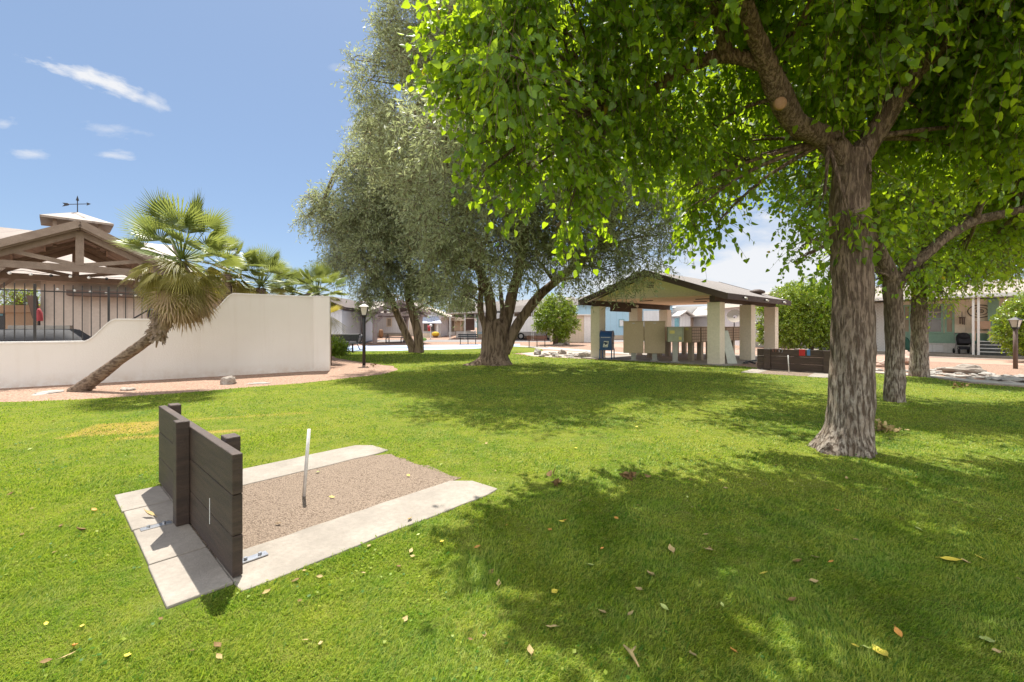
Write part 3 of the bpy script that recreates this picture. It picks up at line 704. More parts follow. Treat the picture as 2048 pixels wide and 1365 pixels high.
# ================================================================ RAMADAS
def ramada(label, c, ang, a, E, H, sl, hbm, z0, cup, tim, mr, posts=True, vane=False, pw=.18):
    F = FM((c[0], c[1], z0), ang); t = thing('ramada', label, 'ramada', (c[0], c[1], z0), 'brown timber ramadas')
    for k in range(4):
        Rk = F @ Matrix.Rotation(k * math.pi / 2, 4, 'Z')
        for sg in (1, -1):
            p = [(0, 0, H), (E, 0, H), (E, sg * E, H - sl * E)]
            if sg < 0: p = [p[0], p[2], p[1]]
            b = MB(Rk); th = .05
            b.add([(x, y, z) for x, y, z in p] + [(x, y, z - th) for x, y, z in p], [(0, 1, 2), (5, 4, 3), (0, 3, 4, 1), (1, 4, 5, 2), (2, 5, 3, 0)])
            b.build('roof_panel', mr, t)
            for q in (.32, .62, .98):   # rafters along the slope
                x = E * q - .06
                MB(Rk).beam((x, 0, H - .12), (x, sg * x, H - .12 - sl * x), .05, .12).build('rafter', tim, t)
        # gable truss
        xg = E - .12
        for sg in (1, -1):
            MB(Rk).beam((E + .022, 0, H - .02), (E + .022, sg * (E + .05), H - .02 - sl * (E + .05)), .04, .22).build('fascia', tim, t)
            MB(Rk).beam((a, 0, H - .26), (a, sg * (E - .02), H - .26 - sl * (E - .02)), pw * .7, .18).build('truss_rafter', tim, t)
            MB(Rk).beam((a, sg * .1, hbm + .12), (a, sg * a * .62, H - .30 - sl * a * .62), pw * .55, .13).build('strut', tim, t)
            MB(Rk).beam((a, sg * (a - .02), hbm - .75), (a, sg * (a - .68), hbm - .1), pw * .5, .11).build('knee_brace', tim, t)
        MB(Rk).beam((a + .004, -a - .25, hbm), (a + .004, a + .25, hbm), pw * .8, .22).build('tie_beam', tim, t)
        MB(Rk).box(a - pw * .42, a + pw * .48, -.1, .1, hbm + .112, H - .2).build('king_post', tim, t)
        MB(Rk).box(a - pw / 2, a + pw / 2, a - pw / 2, a + pw / 2, 0, hbm - .11).build('post', tim, t, bevel=.01)
    h, zc, rise = cup
    for sx_ in (1, -1):
        for sy_ in (1, -1): MB(F).box(sx_ * h * .62 - .05, sx_ * h * .62 + .05, sy_ * h * .62 - .05, sy_ * h * .62 + .05, H - .4, zc + .02).build('cupola_post', tim, t)
    b = MB(F); b.add([(-h, -h, zc), (h, -h, zc), (h, h, zc), (-h, h, zc), (0, 0, zc + rise), (-h, -h, zc - .07), (h, -h, zc - .07), (h, h, zc - .07), (-h, h, zc - .07), (0, 0, zc + rise - .07)],
                     [(0, 1, 4), (1, 2, 4), (2, 3, 4), (3, 0, 4), (0, 5, 6, 1), (1, 6, 7, 2), (2, 7, 8, 3), (3, 8, 5, 0), (5, 9, 6), (6, 9, 7), (7, 9, 8), (8, 9, 5)])
    b.build('cupola_roof', M['roofb'], t)
    if vane:
        z = zc + rise; vt = thing('weathervane', 'black arrow weathervane on top of the left ramada cupola', 'weathervane', F @ Vector((0, 0, z)))
        V_ = F @ Matrix.Translation((0, 0, z)) @ Matrix.Rotation(math.atan2(-.15, 1) - ang, 4, 'Z')
        MB(V_).tube([(0, 0, -.02), (0, 0, .42)], .014, 6).build('rod', M['iron'], vt)
        MB(V_).tube([(0, 0, .42), (0, 0, .60)], [.045, .003], 6).build('finial', M['iron'], vt)
        ar = MB(V_).tube([(-.42, 0, .30), (.42, 0, .28)], .013, 6)
        ar.prism([(.58, .275), (.40, .225), (.43, .28), (.40, .335)], -.008, .008, 'xz')
        ar.prism([(-.66, .37), (-.42, .345), (-.34, .30), (-.42, .255), (-.66, .235), (-.56, .30)], -.008, .008, 'xz'); ar.build('arrow', M['iron'], vt)
    return t
ru = Vector((.69, .72)).normalized(); rc = Vector((-13.86, 13.96)) + Vector((-ru.y, ru.x)) * 2.75
ramada('large brown timber ramada with a cupola behind the stucco wall', rc, math.atan2(ru.y, ru.x), 2.3, 2.75, 4.85, .52, 3.42, 0, (.92, 5.28, .42), M['timber'], M['metalroof'], vane=True)
gc = Vector((XX(783, 36.5), 36.5))
ramada('small far gazebo with crossed gables beyond the blue court', gc, R(32), 1.85, 2.45, 3.42, .40, 2.30, gz(36.5), (.62, 3.92, .2), M['timber2'], M['metalroof'], pw=.3)
# string lights under the near ramada beam
RF = FU((-13.86, 13.96, 0), ru); sl_ = thing('string_lights', 'string of small round bulbs hung under the ramada beam', 'string lights', (-13.86, 13.96, 0))
cb = MB(RF); cb.tube([(x, -.05, 3.20 - .05 * math.sin((x + 2) * 4) ** 2) for x in [-2 + .2 * k for k in range(21)]], .006, 4); cb.build('cable', M['iron'], sl_)
for k in range(10): MB(RF).ball((-1.9 + .42 * k, -.05, 3.10), .045, 8, 6).build('bulb', M['bulb'] if k % 3 else M['black'], sl_, True)
for k in range(7): MB(RF).ball((-.5 + .38 * k, .55, 2.72 - .02 * k), .045, 8, 6).build('bulb', M['bulb'], sl_, True)

# ================================================================ CLUBHOUSE behind
CO = Vector((XX(81, 21), 21)); CF = FU((CO.x, CO.y, 0), WU)
ct = thing('clubhouse', 'large beige clubhouse with a tan metal roof behind the ramada', 'building', (CO.x, CO.y, 0))
Lc = hit(452, CO, WU)
MB(CF).box(0, Lc, 0, 9, 0, 3.9).build('wall', M['wall_beige'], ct)
MB(CF).box(1.0, Lc + .1, -.75, -.003, 3.05, 3.32).build('fascia', M['brownband'], ct)
MB(CF).prism([(-.35, 3.0), (-.1, 3.0), (.0, 1.9), (-.15, 1.9)], -.6, -.01, 'xz').build('awning_panel', M['brownband'], ct)
b = MB(CF); z0, z1 = 3.9, 5.9
b.add([(-9, -.9, z0), (Lc + .9, -.9, z0), (Lc + .9, 10, z0), (-9, 10, z0), (-6, 4.5, z1), (Lc - 3.5, 4.5, z1)], [(0, 1, 5, 4), (1, 2, 5), (2, 3, 4, 5), (3, 0, 4), (0, 3, 2, 1)])
b.build('roof', M['roofb'], ct)
MB(CF).box(-9, Lc + .9, -.92, -.9, z0 - .22, z0).build('gutter', M['brownband'], ct)
tag(MB().box(XX(452, 20), XX(481, 20), 20, 22, 0, ZZ(573, 20)).build('utility_cabinet', M['shed'], origin=(XX(465, 20), 20, 0)), 'tan block just over the highest part of the stucco wall', 'cabinet')
tb = thing('low_building', 'low tan building at the far left edge', 'building', (XX(0, 27), 27, 0))
MB().box(XX(-120, 27), XX(84, 27), 27, 33, 0, ZZ(626, 27)).build('wall', M['wall_tan'], tb)
MB().box(XX(-125, 26.6), XX(86, 26.6), 26.5, 33.4, ZZ(626, 27) + .003, ZZ(611, 26.6)).build('roof', M['wall_tan'], tb)
nb = thing('notice_board', 'dark blue notice board at the far left edge', 'notice board', (XX(0, 24), 24, 0))
MB().box(XX(-20, 24), XX(7, 24), 24, 24.05, ZZ(662, 24), ZZ(627, 24)).build('panel', M['mesh'], nb)
MB().box(XX(-20, 24), XX(6, 24), 23.985, 23.998, ZZ(632, 24), ZZ(628, 24)).build('header', M['teal'], nb)
for px in (-18, 5): MB().box(XX(px, 24) - .03, XX(px, 24) + .03, 24.055, 24.11, 0, ZZ(627, 24)).build('post', M['iron'], nb)

# ================================================================ MAIL PAVILION
PU = Vector((.75, -.66)).normalized(); PV = Vector((.747, .665)).normalized(); FR = Vector((8.16, 17.40))
def pv(a, b_): return FR + PU * a + PV * b_          # a<0 to the left, b_ away from the camera
skew = Matrix(((PU.x, PV.x, 0, FR.x), (PU.y, PV.y, 0, FR.y), (0, 0, 1, 0), (0, 0, 0, 1)))
pt = thing('mail_pavilion', 'open gabled pavilion on cream pillars sheltering the mailboxes', 'pavilion', (FR.x, FR.y, 0))
W_, Ld = 5.35, 6.3; hw = .24
for a in (-W_, 0):
    for b_ in (0, 3.25, Ld):
        MB(skew).box(a - hw, a + hw, b_ - hw, b_ + hw, 0, 2.50).build('pillar', M['pillar'], pt, bevel=.012)
    MB(skew).box(a - .10, a + .10, -.35, Ld + .35, 2.502, 2.76).build('beam', M['darkroof'], pt)
MB(skew).box(-W_ - .04, .04, -.2, Ld + .2, 2.765, 2.79).build('ceiling', M['ceil'], pt)
rA, rE, ov = 3.97, 2.80, .62; cx_ = -W_ / 2
def gpoly(x0, x1, ze, za, inset=0): return [(x0, ze), (x1, ze), (cx_, za)]
MB(skew).prism([(-W_ - .1, 2.80), (.1, 2.80), (cx_, 3.80)], -.05, .05, 'xz').build('gable_wall', M['gable'], pt)
MB(skew).prism([(-W_ - .1, 2.80), (.1, 2.80), (cx_, 3.80)], Ld - .05, Ld + .05, 'xz').build('gable_wall', M['gable'], pt)
for sg in (-1, 1):
    xe = cx_ + sg * (W_ / 2 + ov); slope = (rA - rE) / (W_ / 2 + ov)
    b = MB(skew); b.prism([(cx_, rA - .07), (xe, rE - .07), (xe, rE), (cx_, rA)], -.55, Ld + .6, 'xz'); b.build('roof_slope', M['shingle'], pt)
    for y0, y1 in ((-.60, -.552), (Ld + .602, Ld + .65)):
        MB(skew).prism([(cx_, rA - .24), (xe, rE - .24), (xe, rE + .02), (cx_, rA + .02)], y0, y1, 'xz').build('bargeboard', M['darkroof'], pt)
    MB(skew).box(*(sorted((xe + sg * .002, xe + sg * .045))), -.60, Ld + .65, rE - .22, rE + .012).build('fascia', M['darkroof'], pt)
    b = MB(skew); b.prism([(cx_, rA - .10), (xe, rE - .10), (xe, rE - .075), (cx_, rA - .075)], -.55, -.06, 'xz'); b.build('soffit', M['gable'], pt)
v_ = MB(skew); v_.box(cx_ - .17, cx_ + .17, -.075, -.052, 3.22, 3.52); vo_ = v_.build('vent', M['gable'], pt)
for k in range(4): MB(skew).box(cx_ - .15, cx_ + .15, -.085, -.077, 3.245 + .07 * k, 3.275 + .07 * k).build('louvre', M['seam'], vo_)
for (a, b_) in ((-3.6, 1.2), (-1.2, 1.6), (-2.2, 3.6)): MB(skew).box(a - .3, a + .3, b_ - .06, b_ + .06, 2.735, 2.764).build('ceiling_light', M['seam'], pt)
tag(MB(skew).box(-W_ + .14, -W_ + .19, .75, 2.5, 2.28, 2.72).build('hanging_panel', M['darkroof'], origin=tuple((pv(-W_ + .16, 1.6)).to_3d() + Vector((0, 0, 2.5)))), 'dark brown board hanging under the left beam of the pavilion', 'board')
spp = skew @ Vector((-W_ + .2, 2.75, 2.62))
sp_ = thing('spotlight', 'small round spotlight on the left beam of the pavilion', 'light', spp)
MB().tube([spp + Vector((0, 0, 0)), spp + Vector((.1, -.02, .0))], .035, 8).build('arm', M['iron'], sp_)
MB().tube([spp + Vector((.1, -.02, .0)), spp + Vector((.14, -.16, -.04))], [.05, .075], 10).build('lamp_head', M['bulb'], sp_, True)
for k, b_ in enumerate((.9, 3.3, 5.6)):
    q = skew @ Vector((ov + .06, b_, rE - .1)); s3 = thing('eave_spotlight', ['nearest', 'middle', 'farthest'][k] + ' small spotlight under the right eave of the pavilion', 'light', q, 'spotlights along the pavilion eave')
    MB().tube([q, q + Vector((.04, -.05, 0))], .03, 8).build('base', M['iron'], s3); MB().tube([q + Vector((.03, -.04, 0)), q + Vector((.07, -.14, -.05))], [.03, .045], 8).build('lamp_head', M['bulb'], s3, True)
sheet('pavilion_slab', [tuple(pv(-W_ - .5, -.62)), tuple(pv(.6, -.62)), tuple(pv(.6, Ld + .8)), tuple(pv(-W_ - .5, Ld + .8))], M['conc'], .045, thick=.045)
tu = skew @ Vector((cx_ + 2.35, Ld - .9, rA - .95))
tv_ = MB().tube([tu, tu + Vector((0, 0, .14))], [.20, .20], 14); tv_.tube([tu + Vector((0, 0, .14)), tu + Vector((0, 0, .24)), tu + Vector((0, 0, .32))], [.34, .34, .14], 14)
tv_.build('roof_vent', M['darkroof'], pt, True)
# leaning white board by the front pillar
lb = thing('leaning_board', 'tall white weathered board leaning on the front right pillar', 'board', (FR.x + .5, FR.y - .3, 0))
pA = G(1464, 730); pB = P(1449, 664, 17.45)
LB = MB(); q0 = Vector((pA.x - .17, pA.y, .046)); q1 = Vector((pA.x + .20, pA.y - .03, .046)); q2 = Vector((pB.x + .17, pB.y + .06, 1.37)); q3 = Vector((pB.x - .14, pB.y + .08, 1.37)); th = Vector((.03, .07, 0))
LB.add([q0, q1, q2, q3, q0 + th, q1 + th, q2 + th, q3 + th], [(0, 1, 2, 3), (7, 6, 5, 4), (0, 4, 5, 1), (1, 5, 6, 2), (2, 6, 7, 3), (3, 7, 4, 0)]); LB.build('panel', M['slab'], lb, bevel=.01)
# black straps on the slab
for (a, b_, c2, d2) in ((1488, 729, 1512, 724), (1492, 726, 1510, 730)):
    e0, e1 = G(a, b_), G(c2, d2); tag(MB().tube([(e0.x, e0.y, .06), ((e0.x + e1.x) / 2, (e0.y + e1.y) / 2, .075), (e1.x, e1.y, .06)], .035, 6).build('black_strap', M['black'], origin=(e0.x, e0.y, .05)), ('black strap lying nearest the leaning board on the slab' if a == 1488 else 'second black strap crossing under the first on the slab'), 'strap', 'straps on the pavilion slab')
# ---- mailboxes: two tall parcel cabinets
def cabinet(p, ang, w_, dpt, z0, z1, label, name='parcel_cabinet', m='boxgrey', ped='pedgrey'):
    F = FM((p[0], p[1], .045), ang); t = thing(name, label, 'mail cabinet', (p[0], p[1], .045))
    MB(F).box(-w_ / 2, w_ / 2, -dpt / 2, dpt / 2, z0, z1).build('cabinet', M[m], t, bevel=.008)
    MB(F).box(-w_ / 2 - .015, w_ / 2 + .015, -dpt / 2 - .015, dpt / 2 + .015, z1 + .001, z1 + .03).build('top', M[m], t, bevel=.006)
    MB(F).box(-.10, .10, -.10, .10, .0, z0 - .001).build('pedestal', M[ped], t)
    MB(F).box(-.17, .17, -.17, .17, .0, .015).build('foot_plate', M[ped], t)
    return t, F
for (a, c2, lab, rot) in ((1267, 722.5, 'left of the two tall khaki parcel cabinets in the pavilion', -.28), (1309, 723.5, 'right of the two tall khaki parcel cabinets in the pavilion', -.28)):
    g_ = G(a, c2); t, F = cabinet(g_, rot, .86, .46, .32, 1.70, lab); t['group'] = 'tall parcel cabinets in the pavilion'
    MB(F).box(-.05, .06, -.236, -.231, 1.62, 1.645).build('label_plate', M['steel'], t)
g_ = G(1350, 726); t, F = cabinet(g_, -.22, .62, .40, .84, 1.44, 'grey green outgoing mail cabinet with yellow stickers', 'mail_cabinet', 'boxgreen', 'pedgrey')
MB(F).box(-.24, -.04, -.206, -.201, 1.19, 1.32).build('sticker', M['yellow'], t); MB(F).box(.12, .23, -.206, -.201, .93, 1.06).build('sticker', M['yellow'], t)
MB(F).box(.262, .268, -.206, -.201, .86, 1.42).build('seam', M['seam'], t)
# ---- clustered box units along the pavilion
def cbu(F, sgn, label, stickers=False, cols=4, rows=5):
    t = thing('mailbox_unit', label, 'mailbox unit', F.to_translation(), 'clustered mailbox units in the pavilion')
    MB(F).box(-.39, .39, -.22, .22, .80, 1.46).build('cabinet', M['boxgrey'], t, bevel=.006)
    MB(F).box(-.41, .41, -.24, .24, 1.461, 1.485).build('top', M['boxgrey'], t)
    MB(F).box(-.10, .10, -.10, .10, 0, .799).build('pedestal', M['pedestal'], t); MB(F).box(-.17, .17, -.17, .17, 0, .02).build('foot_plate', M['pedestal'], t)
    y0, y1 = (-.232, -.222) if sgn < 0 else (.222, .232)
    for i in range(cols):
        for j in range(rows):
            x0 = -.375 + .75 * i / cols + .008; x1 = -.375 + .75 * (i + 1) / cols - .008; z0_ = .82 + .62 * j / rows + .008; z1_ = .82 + .62 * (j + 1) / rows - .008
            MB(F).box(x0, x1, y0, y1, z0_, z1_).build('mailbox_door', M['boxdoor'], t)
    MB(F).box(-.385, .385, *sorted((y0 * .99, .2205 * sgn)), .81, 1.45).build('door_frame', M['seam'], t)
    return t
ordn = ['nearest', 'second', 'third', 'fourth', 'fifth', 'sixth']
g0 = G(1382, 724.5); vang = math.atan2(PV.y, PV.x)
for k in range(6):
    p = Vector((g0.x, g0.y)) + PV * (.86 * k); F = FM((p.x, p.y, .045), vang)
    t = cbu(F, -1, ordn[k] + ' mailbox unit of the front row, grid of small tan doors')
    if k == 0:
        MB(F).box(-.3915, -.3905, -.08, .06, 1.33, 1.44).build('sticker', M['yellow'], t)
g1 = G(1300, 716.5)
for k in range(5):
    p = Vector((g1.x, g1.y)) + PV * (.86 * k); F = FM((p.x, p.y, .045), vang)
    cbu(F, 1, ordn[k] + ' mailbox unit of the rear row, mostly behind the others')
# ---- blue postal collection box
pb = G(1214, 719.5); bt = thing('collection_box', 'dark blue mail collection box with rounded top and eagle decals', 'mailbox', (pb.x, pb.y, .045))
F = FM((pb.x, pb.y, .045), -.42); hw_, hd = .30, .27; z0, zs_ = .40, 1.02
pf = [(-hw_, z0), (hw_, z0), (hw_, zs_)] + [(hw_ * math.cos(R(a)), zs_ + .27 * math.sin(R(a))) for a in range(10, 180, 10)] + [(-hw_, zs_)]
# the barrel top runs across the box; the profile is its side view
sb = MB(F @ Matrix.Rotation(math.pi / 2, 4, 'Z')); sb.prism(pf, -hd, hd, 'xz'); sb.build('body', M['postblue'], bt, bevel=.012)
for sx_ in (-1, 1):
    rim = MB(F @ Matrix.Rotation(math.pi / 2, 4, 'Z')); pr = [(hw_ * 1.04 * math.cos(R(a)), zs_ + .285 * math.sin(R(a))) for a in range(0, 181, 12)]
    rim.tube([(x, sx_ * (hd + .004), z) for x, z in pr], .013, 6); rim.build('rim', M['postblue'], bt)
    for sy_ in (-1, 1):
        MB(F).box(sx_ * hd - .022, sx_ * hd + .022, sy_ * hw_ - .022, sy_ * hw_ + .022, 0, z0 + .06).build('leg', M['postblue'], bt)
MB(F).box(-hd + .05, hd - .05, -hw_ - .02, -hw_ - .001, .98, 1.0).build('handle', M['steel'], bt)
def eagle(F_, parent, s=1.0):
    st = MB(F_); st.prism([(-.13 * s, -.14), (.10 * s, -.14), (.15 * s, .14), (-.08 * s, .14)], -.0060, -.001, 'xz'); o = st.build('decal', M['sticker'], parent)
    e = MB(F_); e.prism([(-.085 * s, .105), (.125 * s, .105), (.135 * s, .085), (.02 * s, .062), (.105 * s, .045), (.12 * s, .02), (.01 * s, -.03), (-.1 * s, -.075), (-.02 * s, .0), (-.075 * s, .03), (-.095 * s, .0), (-.105 * s, .02), (-.07 * s, .065), (-.09 * s, .085)], -.0085, -.0065, 'xz')
    e.build('eagle_mark', M['navy'], o)
    MB(F_).box(-.09 * s, .075 * s, -.0085, -.0065, -.115, -.10).build('lettering_line', M['navy'], o)
eagle(F @ Matrix.Translation((0, -hw_ - .001, .68)), bt, .95)
eagle(F @ Matrix.Translation((hd + .001, .0, .68)) @ Matrix.Rotation(math.pi / 2, 4, 'Z'), bt, 1.0)

# ================================================================ LAMP POSTS
def lamp_post(p, h, label, sc=1.0, rad=.045, woodm='iron'):
    t = thing('lamp_post', label, 'lamp post', (p.x, p.y, 0), 'garden lamp posts')
    F = FM((p.x, p.y, 0), .3); hl = .30 * sc; w0, w1 = .075 * sc, .13 * sc; zb = h - hl - .12 * sc
    MB(F).tube([(0, 0, 0), (0, 0, zb)], rad, 10).build('post', M[woodm], t, True)
    MB(F).tube([(0, 0, zb - .06), (0, 0, zb)], [rad * 1.1, rad * 1.7], 10).build('collar', M['iron'], t, True)
    g = MB(F); a, b_ = w0, w1
    g.add([(-a, -a, zb + .02), (a, -a, zb + .02), (a, a, zb + .02), (-a, a, zb + .02), (-b_, -b_, zb + hl), (b_, -b_, zb + hl), (b_, b_, zb + hl), (-b_, b_, zb + hl)], [(0, 1, 5, 4), (1, 2, 6, 5), (2, 3, 7, 6), (3, 0, 4, 7)])
    g.build('lamp_glass', M['lampglass'], t)
    c = MB(F)
    for sx_ in (-1, 1):
        for sy_ in (-1, 1): c.beam((sx_ * a, sy_ * a, zb), (sx_ * b_, sy_ * b_, zb + hl), .02 * sc, .02 * sc)
    c.box(-a - .012, a + .012, -a - .012, a + .012, zb, zb + .018); c.build('lamp_cage', M['iron'], t)
    r_ = MB(F); e = b_ + .04 * sc; zt = zb + hl
    r_.add([(-e, -e, zt), (e, -e, zt), (e, e, zt), (-e, e, zt), (-.03, -.03, zt + .10 * sc), (.03, -.03, zt + .10 * sc), (.03, .03, zt + .10 * sc), (-.03, .03, zt + .10 * sc)], [(3, 2, 1, 0), (0, 1, 5, 4), (1, 2, 6, 5), (2, 3, 7, 6), (3, 0, 4, 7), (4, 5, 6, 7)])
    r_.tube([(0, 0, zt + .10 * sc), (0, 0, zt + .13 * sc), (0, 0, zt + .17 * sc)], [.02, .03, .004], 8); r_.build('lamp_roof', M['iron'], t)
    return t
lp = G(728, 731); lamp_post(lp, ZZ(607, lp.y), 'black garden lamp post standing in the gravel bed beside the stucco wall', 1.15, .062)
lp = G(2031, 738); lamp_post(lp, ZZ(634, lp.y), 'dark lamp post in front of the mobile home porch at the right edge', .95, .062, 'brownband')

# ================================================================ BENCHES, TABLES
def bench(p, ang, L, m, label, sc=1.0, slats=2, hb=.85, group=None, mid=True):
    t = thing('park_bench', label, 'bench', (p.x, p.y, p.z)); F = FM(p, ang) @ Matrix.Scale(sc, 4)
    if group: t['group'] = group
    for k, x in enumerate((-L / 2 + .15, 0, L / 2 - .15)):
        MB(F).beam((x, .0, 0), (x, .0, .42), .055, .055).build('leg', M['iron'], t)
        MB(F).beam((x, -.12, .41), (x, .34, .43), .04, .05).build('seat_bracket', M['iron'], t)
        MB(F).beam((x, -.12, .40), (x, -.22, hb), .04, .05).build('back_support', M['iron'], t)
    MB(F).box(-L / 2, L / 2, -.08, .12, .445, .485).build('seat_slat', M[m], t); MB(F).box(-L / 2, L / 2, .15, .35, .445, .485).build('seat_slat', M[m], t)
    for k in range(slats):
        z = .56 + (hb - .56) * (k / slats) ; dz = (hb - .56) / slats - .045
        MB(F).add([(-L / 2, -.165 - .0 - (z - .5) * .2, z), (L / 2, -.165 - (z - .5) * .2, z), (L / 2, -.165 - (z + dz - .5) * .2, z + dz), (-L / 2, -.165 - (z + dz - .5) * .2, z + dz),
                   (-L / 2, -.205 - (z - .5) * .2, z), (L / 2, -.205 - (z - .5) * .2, z), (L / 2, -.205 - (z + dz - .5) * .2, z + dz), (-L / 2, -.205 - (z + dz - .5) * .2, z + dz)],
                  [(0, 1, 2, 3), (7, 6, 5, 4), (0, 4, 5, 1), (1, 5, 6, 2), (2, 6, 7, 3), (3, 7, 4, 0)]).build('back_slat', M[m], t)
    return t
bench(G(936, 689), 0, 1.5, 'black', 'black slatted park bench beside the blue court', slats=2)
bench(G(1074, 694.5), -.12, 1.42, 'rust', 'red brown slatted park bench near the round citrus tree', slats=3)
def picnic_table(p, ang, label, sc=1.0, m='mint'):
    t = thing('picnic_table', label, 'picnic table', (p.x, p.y, p.z)); F = FM(p, ang) @ Matrix.Scale(sc, 4)
    MB(F).box(-.9, .9, -.36, .36, .73, .77).build('tabletop', M[m], t, bevel=.01)
    for s_ in (-1, 1):
        MB(F).box(-.9, .9, s_ * .72 - .13, s_ * .72 + .13, .43, .47).build('seat', M[m], t, bevel=.01)
        x = s_ * .6
        for q in (-1, 1): MB(F).tube([(x, q * .22, .72), (x, q * .30, .45), (x, q * .55, .05), (x, q * .75, .02), (x, q * .95, .25), (x, q * .75, .43)], .024, 6).build('leg', M['iron'], t, True)
        MB(F).tube([(x, -.8, .41), (x, .8, .41)], .02, 6).build('crossbar', M['iron'], t)
    return t
picnic_table(Vector((XX(790, 36.3), 36.3, gz(36.3))), R(6), 'dark picnic table under the far gazebo', 1.0)
picnic_table(Vector((XX(688, 27.3), 27.3, gz(27.3))), R(-22), 'black picnic table behind the mesh backed bench', 1.15, 'black')
# mesh-backed bench by the wall end
bp = G(690, 706); bt_ = thing('mesh_bench', 'black metal bench with mesh back beside the end of the stucco wall', 'bench', (bp.x, bp.y, bp.z)); F = FM(bp, R(4)) @ Matrix.Scale(1.22, 4)
for x in (-.75, .36): 
    MB(F).beam((x, 0, 0), (x, 0, .44), .06, .06).build('leg', M['black'], bt_)
MB(F).tube([(.70, -.10, .50), (.78, -.04, .60), (.80, .0, .80), (.74, .16, .86), (.62, .16, .88)], .026, 8).build('armrest', M['black'], bt_, True)
MB(F).tube([(.60, -.05, .46), (.62, .12, .88)], .03, 8).build('back_support', M['black'], bt_)
MB(F).box(-1.0, .62, -.32, .10, .44, .475).build('seat', M['mesh'], bt_, bevel=.01)
MB(F).box(-1.0, .60, .10, .125, .56, .86).build('backrest', M['mesh'], bt_, bevel=.008)
MB(F).tube([(-1.0, .115, .88), (.62, .115, .88)], .022, 8).build('top_rail', M['mint'], bt_)
# ================================================================ FAR HOMES
def bx(px0, px1, py0, py1, Y, d, z0=None, dz=0):
    """box spanning photo columns px0..px1 and rows py0(top)..py1 at distance Y, d deep"""
    return (XX(px0, Y), XX(px1, Y), Y, Y + d, ZZ(py1, Y) if z0 is None else z0, ZZ(py0, Y))
def bpart(t, name, m, px0, px1, py0, py1, Y, d, z0=None, bevel=0):
    return MB().box(*bx(px0, px1, py0, py1, Y, d, z0)).build(name, M[m], t, bevel=bevel)
def gable(t, name, m, px0, px1, pxa, pye, pya, Y, d, thick=.14, mr='roofw', wall=True):
    """gable end facing the camera with roof slabs"""
    xe0, xe1, xa, ze, za = XX(px0, Y), XX(px1, Y), XX(pxa, Y), ZZ(pye, Y), ZZ(pya, Y)
    if wall: MB().prism([(xe0 + .25, ze - .02), (xe1 - .25, ze - .02), (xa, za - thick)], Y + .02, Y + d, 'xz').build('gable_wall', M[m], t)
    MB().prism([(xe0, ze), (xa, za), (xa, za + thick), (xe0, ze + thick)], Y - .4, Y + d + .3, 'xz').build(name, M[mr], t)
    MB().prism([(xa, za), (xe1, ze), (xe1, ze + thick), (xa, za + thick)], Y - .4, Y + d + .3, 'xz').build(name, M[mr], t)
def window(t, px0, px1, py0, py1, Y, mfr='white', mg='glass', fw=.06, mull=0):
    x0, x1, _, _, z0, z1 = bx(px0, px1, py0, py1, Y, 1)
    f = MB(); f.box(x0 - fw, x0, Y - .05, Y - .004, z0 - fw, z1 + fw).box(x1, x1 + fw, Y - .05, Y - .004, z0 - fw, z1 + fw).box(x0, x1, Y - .05, Y - .004, z1, z1 + fw).box(x0, x1, Y - .05, Y - .004, z0 - fw, z0)
    for k in range(mull): xm = x0 + (x1 - x0) * (k + 1) / (mull + 1); f.box(xm - .02, xm + .02, Y - .048, Y - .006, z0, z1)
    o = f.build('window', M[mfr], t); MB().box(x0, x1, Y - .02, Y - .003, z0, z1).build('pane', M[mg], o); return o
def home(label, px, Y): return thing('mobile_home', label, 'house', (XX(px, Y), Y, gz(Y)))

h = home('white house with a dark roof edge just past the stucco wall end', 630, 33)
bpart(h, 'wall', 'siding', 560, 684, 622, 0, 33, 8, gz(33)); gable(h, 'roof_slope', 'siding', 545, 695, 622, 621, 592, 33, 8, .22, 'darkroof')
h = home('long beige mobile home with a carport behind the far gazebo', 770, 52)
bpart(h, 'wall', 'siding', 690, 858, 631, 0, 52, 7, gz(52)); bpart(h, 'skirting', 'skirt', 690, 858, 666, 0, 51.96, .03, gz(52))
MB().prism([(XX(678, 52), ZZ(630, 52)), (XX(862, 52), ZZ(630, 52)), (XX(860, 52), ZZ(622, 52)), (XX(700, 52), ZZ(620, 52))], 51.2, 60, 'xz').build('roof', M['roofw'], h)
window(h, 729, 741, 637, 650, 52, 'sidingc', 'shade'); window(h, 775, 782, 638, 652, 52, 'sidingc', 'shade', .12); window(h, 802, 812, 638, 650, 52, 'white', 'shade')
bpart(h, 'door', 'white', 744, 752, 637, 668, 51.93, .05)
bpart(h, 'wall', 'sidingc', 818, 846, 636, 0, 51.3, .6, gz(52))
cp = thing('carport', 'tan carport sheltering the dark red car', 'carport', (XX(703, 46), 46, gz(46)))
MB().prism([(XX(684, 44), ZZ(617, 44)), (XX(724, 46), ZZ(630, 46)), (XX(760, 46), ZZ(632, 46)), (XX(760, 46), ZZ(630, 46)), (XX(724, 46), ZZ(627, 46)), (XX(684, 44), ZZ(614, 44))], 44, 51.1, 'xz').build('roof', M['shed'], cp)
bpart(cp, 'post', 'sidingc', 684.3, 686.5, 624, 0, 44.2, .1, gz(44)); bpart(cp, 'post', 'sidingc', 722, 723.5, 632, 0, 44.2, .08, gz(44)); bpart(cp, 'side_wall', 'shade', 686, 723, 637, 0, 50.9, .1, gz(51))
bpart(cp, 'beam', 'sidingc', 685, 723, 634.5, 636.5, 44.2, .1)
bpart(cp, 'side_wall', 'sidingc', 683, 685, 622, 0, 44.6, 6, gz(44))
